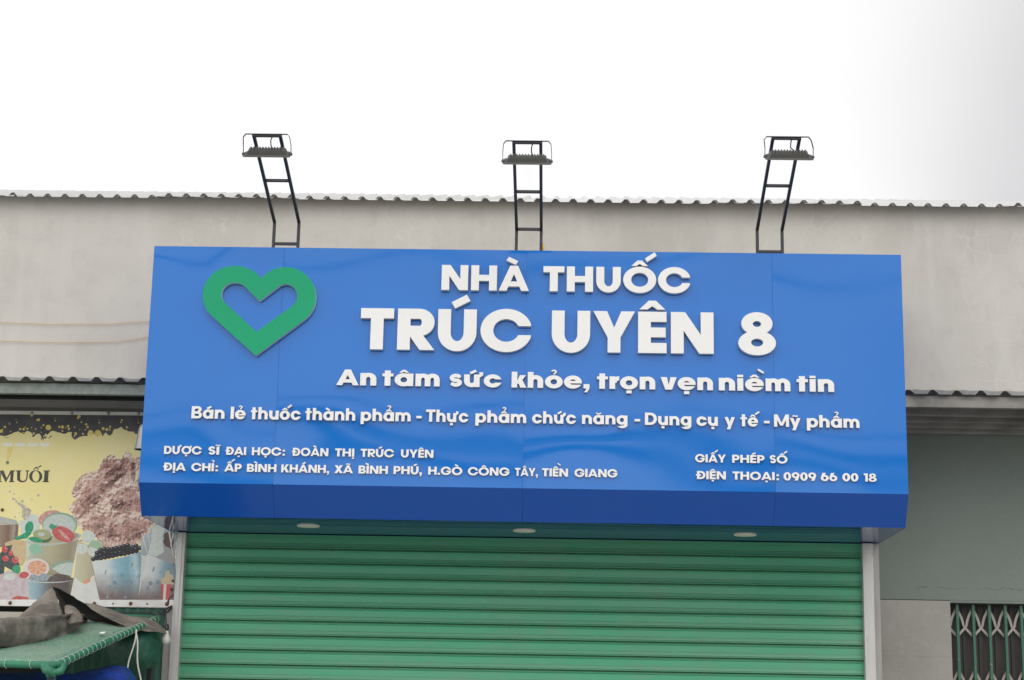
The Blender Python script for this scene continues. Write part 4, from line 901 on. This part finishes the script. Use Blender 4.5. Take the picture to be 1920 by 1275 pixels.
# put the print's own coordinates at the banner's origin so the gradients follow it
for v in sheet_o.data.vertices: v.co -= L_
sheet_o.matrix_parent_inverse = Matrix()
MB().box(at(-420, 1130, BY).x, at(318, 1130, BY).x, BY + .004, BY + .024, at(0, 1136, BY).z + .004, at(0, 1112, BY).z).build('batten', M_GALV, ban)
MB().box(at(-420, 1130, BY).x, at(318, 1130, BY).x, BY + .004, BY + .024, at(0, 800, BY).z, at(0, 774, BY).z).build('batten', M_GALV, ban)
for px, py, r, mt in ((19, 1130.5, 3.6, M_RUST), (177, 1131.5, 3.6, M_RUST), (245, 1131.6, 3.6, M_RUST), (313, 1132.5, 4, M_RUST), (322, 1105, 3.2, M_RUST), (324, 1089, 2.4, M_RUST), (325, 1058, 2, M_ZINC), (18.5, 794, 3, M_ZINC), (14, 867, 3, M_ZINC), (4.5, 956, 3.4, M_RUST), (135, 775, 3, M_ZINC), (203, 775, 3, M_ZINC), (260, 775.5, 3, M_ZINC), (60, 774.5, 3, M_ZINC), (212, 1131.5, 1.8, M_ZINC), (276, 1132, 1.8, M_ZINC)):
    q = at(px, py, BY); s_ = .00335 * r
    MB().lathe([(s_, .0005), (s_ * .95, .0035), (s_ * .55, .0042), (s_ * .5, .0105), (.0, .0115)], q, 12, axis='y').build('screw', mt, ban)

# ------------------------------------------------------------------ folded-up stall under the banner
stall = thing('market_stall', (-3.0, -.3, 0), 'street stall with a sloping green net canopy laced to its frame', 'stall')
CR, CF = Vector((-2.262, .80, 2.272)), Vector((-2.205, -1.6, 1.893))      # back and front corner of the canopy's east edge
XL = -5.2
def cano(x, f, dz=0):
    e = CR.lerp(CF, f); sag = -.012 * math.sin(PI * f) * (1 - .3 * math.sin(x * 7))
    return Vector((x + (e.x + 2.262) * (1 if x > -3 else 0), e.y, e.z + sag + dz))
xs = [XL + (-2.262 - XL) * k / 24 for k in range(25)]
mb = MB(); mb.grid([[cano(x, f / 16, .006 * math.sin(x * 23 + f) * (0 < f < 16)) for x in xs] for f in range(17)])
o = mb.build('canopy_net', M_NET, stall); sd = o.modifiers.new('thickness', 'SOLIDIFY'); sd.thickness = .006; sd.offset = -1
rngs = random.Random(5)
def rail(a, b, name):
    mb = MB(); k = 40; pts = [a.lerp(b, i / k) + Vector((rngs.uniform(-.003, .003), rngs.uniform(-.003, .003), rngs.uniform(-.003, .003))) for i in range(k + 1)]
    mb.tube(pts, [.0165 + rngs.uniform(-.0015, .0025) for _ in pts], 10); return mb.build(name, M_NETEDGE, stall)
a, b = CR + Vector((0, 0, -.012)), CF + Vector((0, 0, -.012))
r1 = rail(a, b, 'edge_rail')
r2 = rail(b, Vector((XL, CF.y, CF.z - .012)), 'edge_rail'); r3 = rail(a, Vector((XL, CR.y, CR.z - .012)), 'edge_rail')
mb = MB(); d = (b - a)
n_l = 26
for k in range(1, n_l):
    p = a + d * (k / n_l); pts = []
    for i in range(11): ang = 2 * PI * i / 10; pts.append(p + Vector((.0195 * math.cos(ang), .012 * math.sin(ang * .5) + (i - 5) * .0012, .0195 * math.sin(ang))))
    mb.tube(pts, .0017, 5)
mb.tube([a + d * (k / 20) + Vector((-.006, 0, .019 + rngs.uniform(-.002, .002))) for k in range(21)], .0022, 5)
mb.build('lacing', M_LACE, r1)
mb = MB()
for k in range(1, 26):
    p = Vector((b.x - k * .123, b.y, b.z)); pts = [p + Vector((.004 * math.sin(i), .0195 * math.cos(2 * PI * i / 10), .0195 * math.sin(2 * PI * i / 10))) for i in range(11)]
    mb.tube(pts, .0017, 5)
mb.build('lacing', M_LACE, r2)
mb = MB(); cc = b + Vector((-.02, -.002, -.006))
for k in range(7):
    ang = k * .9; mb.tube([cc + Vector((-.05 + .017 * k, -.02 * math.sin(ang), .02 * math.cos(ang) - .008)), cc + Vector((-.02 + .012 * k, -.025 * math.cos(ang), -.022)), cc + Vector((.02 * math.sin(ang), -.02, -.04 - .004 * (k % 3)))], [.017, .019, .009], 8)
mb.build('corner_wrap', M_NETEDGE, stall)
for sx in (-.012, .012):
    MB().tube([cc + Vector((sx, 0, -.03)), cc + Vector((sx * 1.8, -.006, -.09)), cc + Vector((sx * .6, 0, -.15)), cc + Vector((-sx, .004, -.19))], .0025, 6).build('tie_string', M_NETEDGE, stall)
for x, y in ((-2.29, .76), (-2.235, -1.55), (-5.1, .76), (-5.1, -1.55)):
    zt_ = CR.z if y > 0 else CF.z
    MB().bar((x, y, 0), (x, y, zt_ - .03), .03, up=(0, 1, 0)).build('leg', M_STEEL, stall)
# back sheet of green corrugated plastic under the banner
mb = MB(); rr = [[], []]
for k in range(48):
    x = -2.86 + k * .0127
    for j, z in enumerate((1.5, 2.345)): rr[j].append((x, .95 + .008 * math.sin(k * PI / 2.5), z))
tag(mb.grid(rr).build('corrugated_panel', M_GCLOTH), 'dark green corrugated plastic panel standing upright behind the stall canopy', 'panel')
q0, q1 = at(-160, 1144, -.05), at(60, 1181, -.05)
tag(soft(MB().box(q0.x, q1.x, -.05, -.035, q1.z + .012, q0.z).build('beige_board', M_BOARD), .003, 2), 'plain beige board standing on the canopy behind the dark shade cloth', 'board')

# dark shade cloth thrown over the canopy (true depths estimated along the slope of the canopy)
def canoY(x, y):
    """where the sight line through a photo point meets the canopy"""
    d = at(x, y, 0) - EYE; nrm = (CF - CR).cross(Vector((1, 0, 0))); t = (CR - EYE).dot(nrm) / d.dot(nrm); return (EYE + d * t).y
def on(x, y, up=.0): P = at(x, y, canoY(x, y) - up * 2); return P
def L3(x, y, Y): return at(x, y, Y)
cl_ = MB()
# long roll along the front of the cloth
RO = [(-60, 1204, 1192), (0, 1202, 1190), (40, 1196, 1186), (80, 1188, 1182), (115, 1178, 1178), (140, 1167, 1172), (153, 1157, 1168), (158, 1152, 1166)]
rows = []
for (x, yc, yt) in RO:
    Yc = canoY(x, yc + 12); r = [.088, .085, .08, .072, .064, .052, .03, .006][RO.index((x, yc, yt))]; c_ = at(x, yc + 12, Yc) + Vector((0, .05, r * .9)); row = []
    for i in range(11): ang = -.55 * PI + i * PI * .125; row.append(c_ + Vector((.012 * math.sin(i * 1.7 + x), -r * math.cos(ang) * 1.35, r * .95 * math.sin(ang))))
    rows.append(row)
cl_.grid(rows)
def patch(*rows_, mi=0): cl_.grid([[L3(*q) for q in r] for r in rows_], mi)
# standing peak: its sunlit west face, the folded face beside it and the turned-back lobe
patch([(97, 1099, .30), (97, 1099.5, .29), (98, 1100, .28), (99, 1101, .28)], [(70, 1124, .12), (83, 1128, .05), (96, 1128, .06), (108, 1123, .16)], [(40, 1152, -.10), (64, 1158, -.24), (92, 1158, -.20), (116, 1146, .0)], [(12, 1179, -.38), (46, 1180, -.52), (88, 1178, -.46), (122, 1172, -.24)])
patch([(99, 1101, .28), (101, 1103, .29), (104, 1106, .31)], [(108, 1123, .16), (113, 1126, .22), (119, 1128, .33)], [(116, 1146, .0), (122, 1142, .10), (128, 1139, .26)], [(122, 1172, -.24), (128, 1164, -.12), (133, 1152, .10)], mi=1)  # folded face takes the darkened copy: its shade is painted in
patch([(119, 1136, .10), (131, 1133, .06), (144, 1140, .08), (153, 1152, .10)], [(122, 1150, -.06), (133, 1148, -.16), (145, 1152, -.12), (155, 1160, .0)], [(124, 1172, -.28), (134, 1168, -.32), (146, 1166, -.26), (154, 1167, -.10)])
# the wing sweeping down behind towards the bulb
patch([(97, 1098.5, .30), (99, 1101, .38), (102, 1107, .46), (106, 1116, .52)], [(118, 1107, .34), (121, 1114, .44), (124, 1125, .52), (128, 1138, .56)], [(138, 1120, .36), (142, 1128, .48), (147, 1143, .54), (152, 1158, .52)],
      [(160, 1131.5, .40), (165, 1139, .46), (173, 1153, .50), (184, 1168, .42)], [(178, 1139, .42), (188, 1148, .40), (200, 1162, .38), (214, 1175, .24)], [(196, 1150, .38), (206, 1158, .3), (218, 1169, .26), (234, 1180, .14)], [(222, 1166, .30), (228, 1171, .2), (236, 1177, .18), (246, 1183, .14)], mi=1)  # shade on the wing painted in with the darkened copy
patch([(158, 1130, .36), (160, 1131.5, .35), (163, 1133, .34), (166, 1136, .32)], [(178, 1132, .42), (178, 1137, .36), (178, 1142, .30), (180, 1148, .26)], [(206, 1141, .40), (206, 1148, .34), (208, 1156, .26), (212, 1163, .20)],
      [(236, 1154, .40), (237, 1161, .34), (239, 1168, .26), (243, 1176, .20)], [(262, 1158, .42), (263, 1166, .36), (265, 1174, .30), (268, 1182, .24)], [(285, 1162, .44), (286, 1169, .38), (288, 1177, .34), (290, 1184, .30)], [(302, 1172, .46), (303, 1177, .44), (304, 1182, .42), (305, 1186, .40)], [(314, 1184, .5), (314, 1185.5, .5), (314, 1187, .5), (314, 1188, .5)])
cloth = cl_.build('shade_cloth', [M_CLOTH, M_CLOTH_SHADED])
ss = cloth.modifiers.new('smooth', 'SUBSURF'); ss.levels = 3; ss.render_levels = 3
tx = bpy.data.textures.new('crumple', 'CLOUDS'); tx.noise_scale = .06; tx.noise_depth = 3
dm = cloth.modifiers.new('crumple', 'DISPLACE'); dm.texture = tx; dm.strength = .012; dm.texture_coords = 'GLOBAL'
sd = cloth.modifiers.new('thickness', 'SOLIDIFY'); sd.thickness = .004
tag(cloth, 'dusty dark grey shade cloth crumpled into a peak on the green canopy', 'cloth')
# white scrap on the canopy
p = on(186, 1191); e1 = Vector((.028, 0, -.001)); e2 = (CR - CF).normalized() * .055
vs = [p + Vector((0, 0, .010)), p + e1 + Vector((.0, .0, .012)), p + e1 * .8 + e2 + Vector((0, 0, .016)), p - e1 * .3 + e2 + Vector((0, 0, .011))]
o = MB().add(vs, [(0, 1, 2, 3)]).build('paper_scrap', M_PAPER); o.modifiers.new('thickness', 'SOLIDIFY').thickness = .001
tag(o, 'tiny scrap of white paper lying on the green net canopy', 'litter')

# blue tarpaulin heaped under the canopy
def heap(name, mat, rows_, disp, ns, label, cat):
    o = MB().grid([[L3(*q) for q in r] for r in rows_]).build(name, mat)
    s1 = o.modifiers.new('smooth', 'SUBSURF'); s1.levels = 3; s1.render_levels = 3
    t_ = bpy.data.textures.new(name, 'CLOUDS'); t_.noise_scale = ns; t_.noise_depth = 2
    d_ = o.modifiers.new('folds', 'DISPLACE'); d_.texture = t_; d_.strength = disp; d_.texture_coords = 'GLOBAL'
    o.modifiers.new('thickness', 'SOLIDIFY').thickness = .004
    return tag(o, label, cat)
heap('blue_tarpaulin', M_BTARP, [
    [(-80, 1262, -.5), (-10, 1262, -.5), (50, 1260, -.4), (110, 1262, -.4), (160, 1258, -.3), (195, 1248, -.3), (222, 1246, -.3), (240, 1256, -.2), (250, 1275, .0)],
    [(-80, 1275, -.8), (-10, 1275, -.8), (50, 1273, -.75), (110, 1274, -.7), (160, 1272, -.6), (195, 1264, -.62), (222, 1264, -.62), (242, 1274, -.5), (256, 1290, -.2)],
    [(-80, 1340, -1.0), (-10, 1340, -1.0), (50, 1330, -.95), (110, 1335, -.9), (160, 1330, -.85), (195, 1320, -.9), (222, 1322, -.9), (246, 1330, -.7), (262, 1345, -.3)],
    [(-80, 1500, -1.1), (-10, 1500, -1.1), (50, 1500, -1.0), (110, 1500, -1.0), (160, 1500, -1.0), (195, 1500, -1.0), (222, 1500, -1.0), (250, 1500, -.8), (268, 1500, -.4)]], .05, .2,
    'crumpled blue tarpaulin heaped in the shade under the green canopy', 'tarpaulin')
# dark green cloth bundle hung at the back corner
heap('green_bundle', M_GCLOTH, [
    [(196, 1186, .50), (222, 1176, .40), (250, 1176, .34), (275, 1178, .36), (290, 1176, .42), (298, 1172, .62)],
    [(196, 1206, .50), (224, 1200, .30), (250, 1198, .24), (278, 1200, .26), (292, 1200, .36), (300, 1200, .62)],
    [(202, 1225, .50), (228, 1224, .28), (256, 1222, .20), (276, 1226, .26), (291, 1236, .36), (300, 1238, .62)],
    [(214, 1244, .52), (236, 1248, .32), (260, 1250, .26), (284, 1244, .32), (289, 1244, .42), (297, 1243, .62)],
    [(226, 1252, .58), (244, 1257, .50), (262, 1257, .46), (282, 1250, .5), (286, 1246, .56), (294, 1245, .64)]], .06, .12,
    'dark green cloth bundle hanging from the back corner of the canopy', 'cloth bundle')
# pair of white straps tied to the canopy edge
for (xa, ya), (xb, yb), lab in (((256, 1180), (236, 1275), 'white hanging strap slanting away from the light bulb'), ((254, 1181), (263, 1275), 'white hanging strap on the side of the light bulb')):
    a_, b_ = L3(xa, ya, .05), L3(xb, yb, .02); b2 = a_ + (b_ - a_) * 1.25
    mb = MB(); k = 10; pts = [a_.lerp(b2, i / k) + Vector((.006 * math.sin(i * .9), 0, 0)) for i in range(k + 1)]
    for p, q in zip(pts, pts[1:]): mb.bar(p, q + (q - p) * .03, .008, .002, up=(0, 1, 0))
    tag(mb.build('hanging_strap', M_STRAP), lab, 'strap', 'white straps tied to the canopy edge')
# bulb on its flex beside the rail
lb = thing('light_bulb', at(311, 1190, .50), 'white plastic light bulb hanging on a black flex below the banner corner', 'light bulb')
q = at(311, 1200, .50)
MB().lathe([(.0, .030), (.013, .030), (.0135, .018), (.0155, .010), (.021, .0), (.027, -.014), (.029, -.026), (.027, -.038), (.019, -.050), (.008, -.056), (.0, -.057)], q + Vector((0, 0, .028)), 24).build('glass', M_BULB, lb)
MB().lathe([(.0, .066), (.009, .066), (.013, .060), (.0145, .034), (.0145, .026), (.0, .026)], q + Vector((0, 0, .030)), 18).build('socket', M_BLACK, lb)
mb = MB(); mb.tube([q + Vector((0, 0, .09)), at(311.5, 1176, .54), at(311, 1158, .62), at(311, 1141, .9), at(322, 1136, .92)], .004, 8)
mb.tube([at(311, 1141, .9), at(304, 1150, .88), at(293, 1153, .88), at(280, 1149, .9), at(230, 1149, .9)], .004, 8)
mb.tube([at(322, 1136, .92), at(316, 1147, .88), at(305, 1152, .86), at(296, 1146, .9)], .005, 8)
mb.build('flex', M_BLACK, lb)
# grey bell lamp in front of the banner, half behind the sign's end
hl = thing('hanging_lamp', at(266, 820, .5), 'grey metal bell lamp hanging before the banner, beside the blue sign', 'lamp')
q = at(267.5, 843, .5)
MB().lathe([(.052, .0), (.0505, .004), (.040, .07), (.034, .125), (.026, .150), (.010, .160), (.0, .160)], q, 28).build('lamp_shade', M_SHADE, hl)
MB().lathe([(.046, .002), (.044, .02), (.0, .03)], q, 24).build('reflector', M_BLACK, hl)
MB().tube([q + Vector((0, 0, .158)), (q.x, q.y, 3.69)], .008, 8).build('stem', M_SHADE, hl)
# orange strings across the plaster
for pts, lab in (([(-300, 604), (0, 604.5), (50, 606), (92, 608.5), (150, 607), (205, 607.5), (240, 604.5), (285, 603)], 'thin orange string stretched across the plaster wall, the higher one'),
                 ([(-300, 637), (0, 639), (60, 641), (120, 642), (170, 642), (220, 640), (260, 635), (290, 629)], 'thin orange string sagging across the plaster wall, the lower one')):
    mb = MB(); mb.tube([at(x, y, .985) for x, y in pts], .0021, 6); tag(mb.build('orange_string', M_ORANGE), lab, 'string', 'orange strings on the plaster wall')

# ------------------------------------------------------------------ ground and street (below the frame; they bounce light up)
struct(MB().add([(-400, -400, -.15), (400, -400, -.15), (400, 400, -.15), (-400, 400, -.15)], [(0, 1, 2, 3)]).build('ground', M_PAVE))
struct(MB().add([(-400, -12, -.146), (400, -12, -.146), (400, -4.5, -.146), (-400, -4.5, -.146)], [(0, 1, 2, 3)]).build('road', M_ASPH))
struct(MB().box(-60, 60, -4.5, 1.3, -.14, 0).build('pavement', M_PAVE))
# power cables over the far side of the street, seen mirrored in the sign
def cable(z0, z1, y, r, sag, lab):
    mb = MB(); mb.tube([(-30 + 4 * k, y, z0 + (z1 - z0) * k / 15 - sag * math.sin(PI * k / 15)) for k in range(16)], r, 8)
    tag(mb.build('power_cable', M_BLACK), lab, 'power cable', 'power cables over the far side of the street')
for i, (z0, z1, y, r, sag) in enumerate(((7.05, 6.8, -17, .035, .4), (6.75, 6.35, -17.2, .085, .5), (6.5, 6.25, -17.1, .045, .5), (6.1, 5.9, -17.3, .12, .4), (9.35, 9.15, -17, .040, .3))):
    cable(z0, z1, y, r, sag, ('taut', 'thick bundled', 'slack', 'thickest bundled', 'thin topmost')[i] + ' black power cable over the street, seen only mirrored in the blue sign')
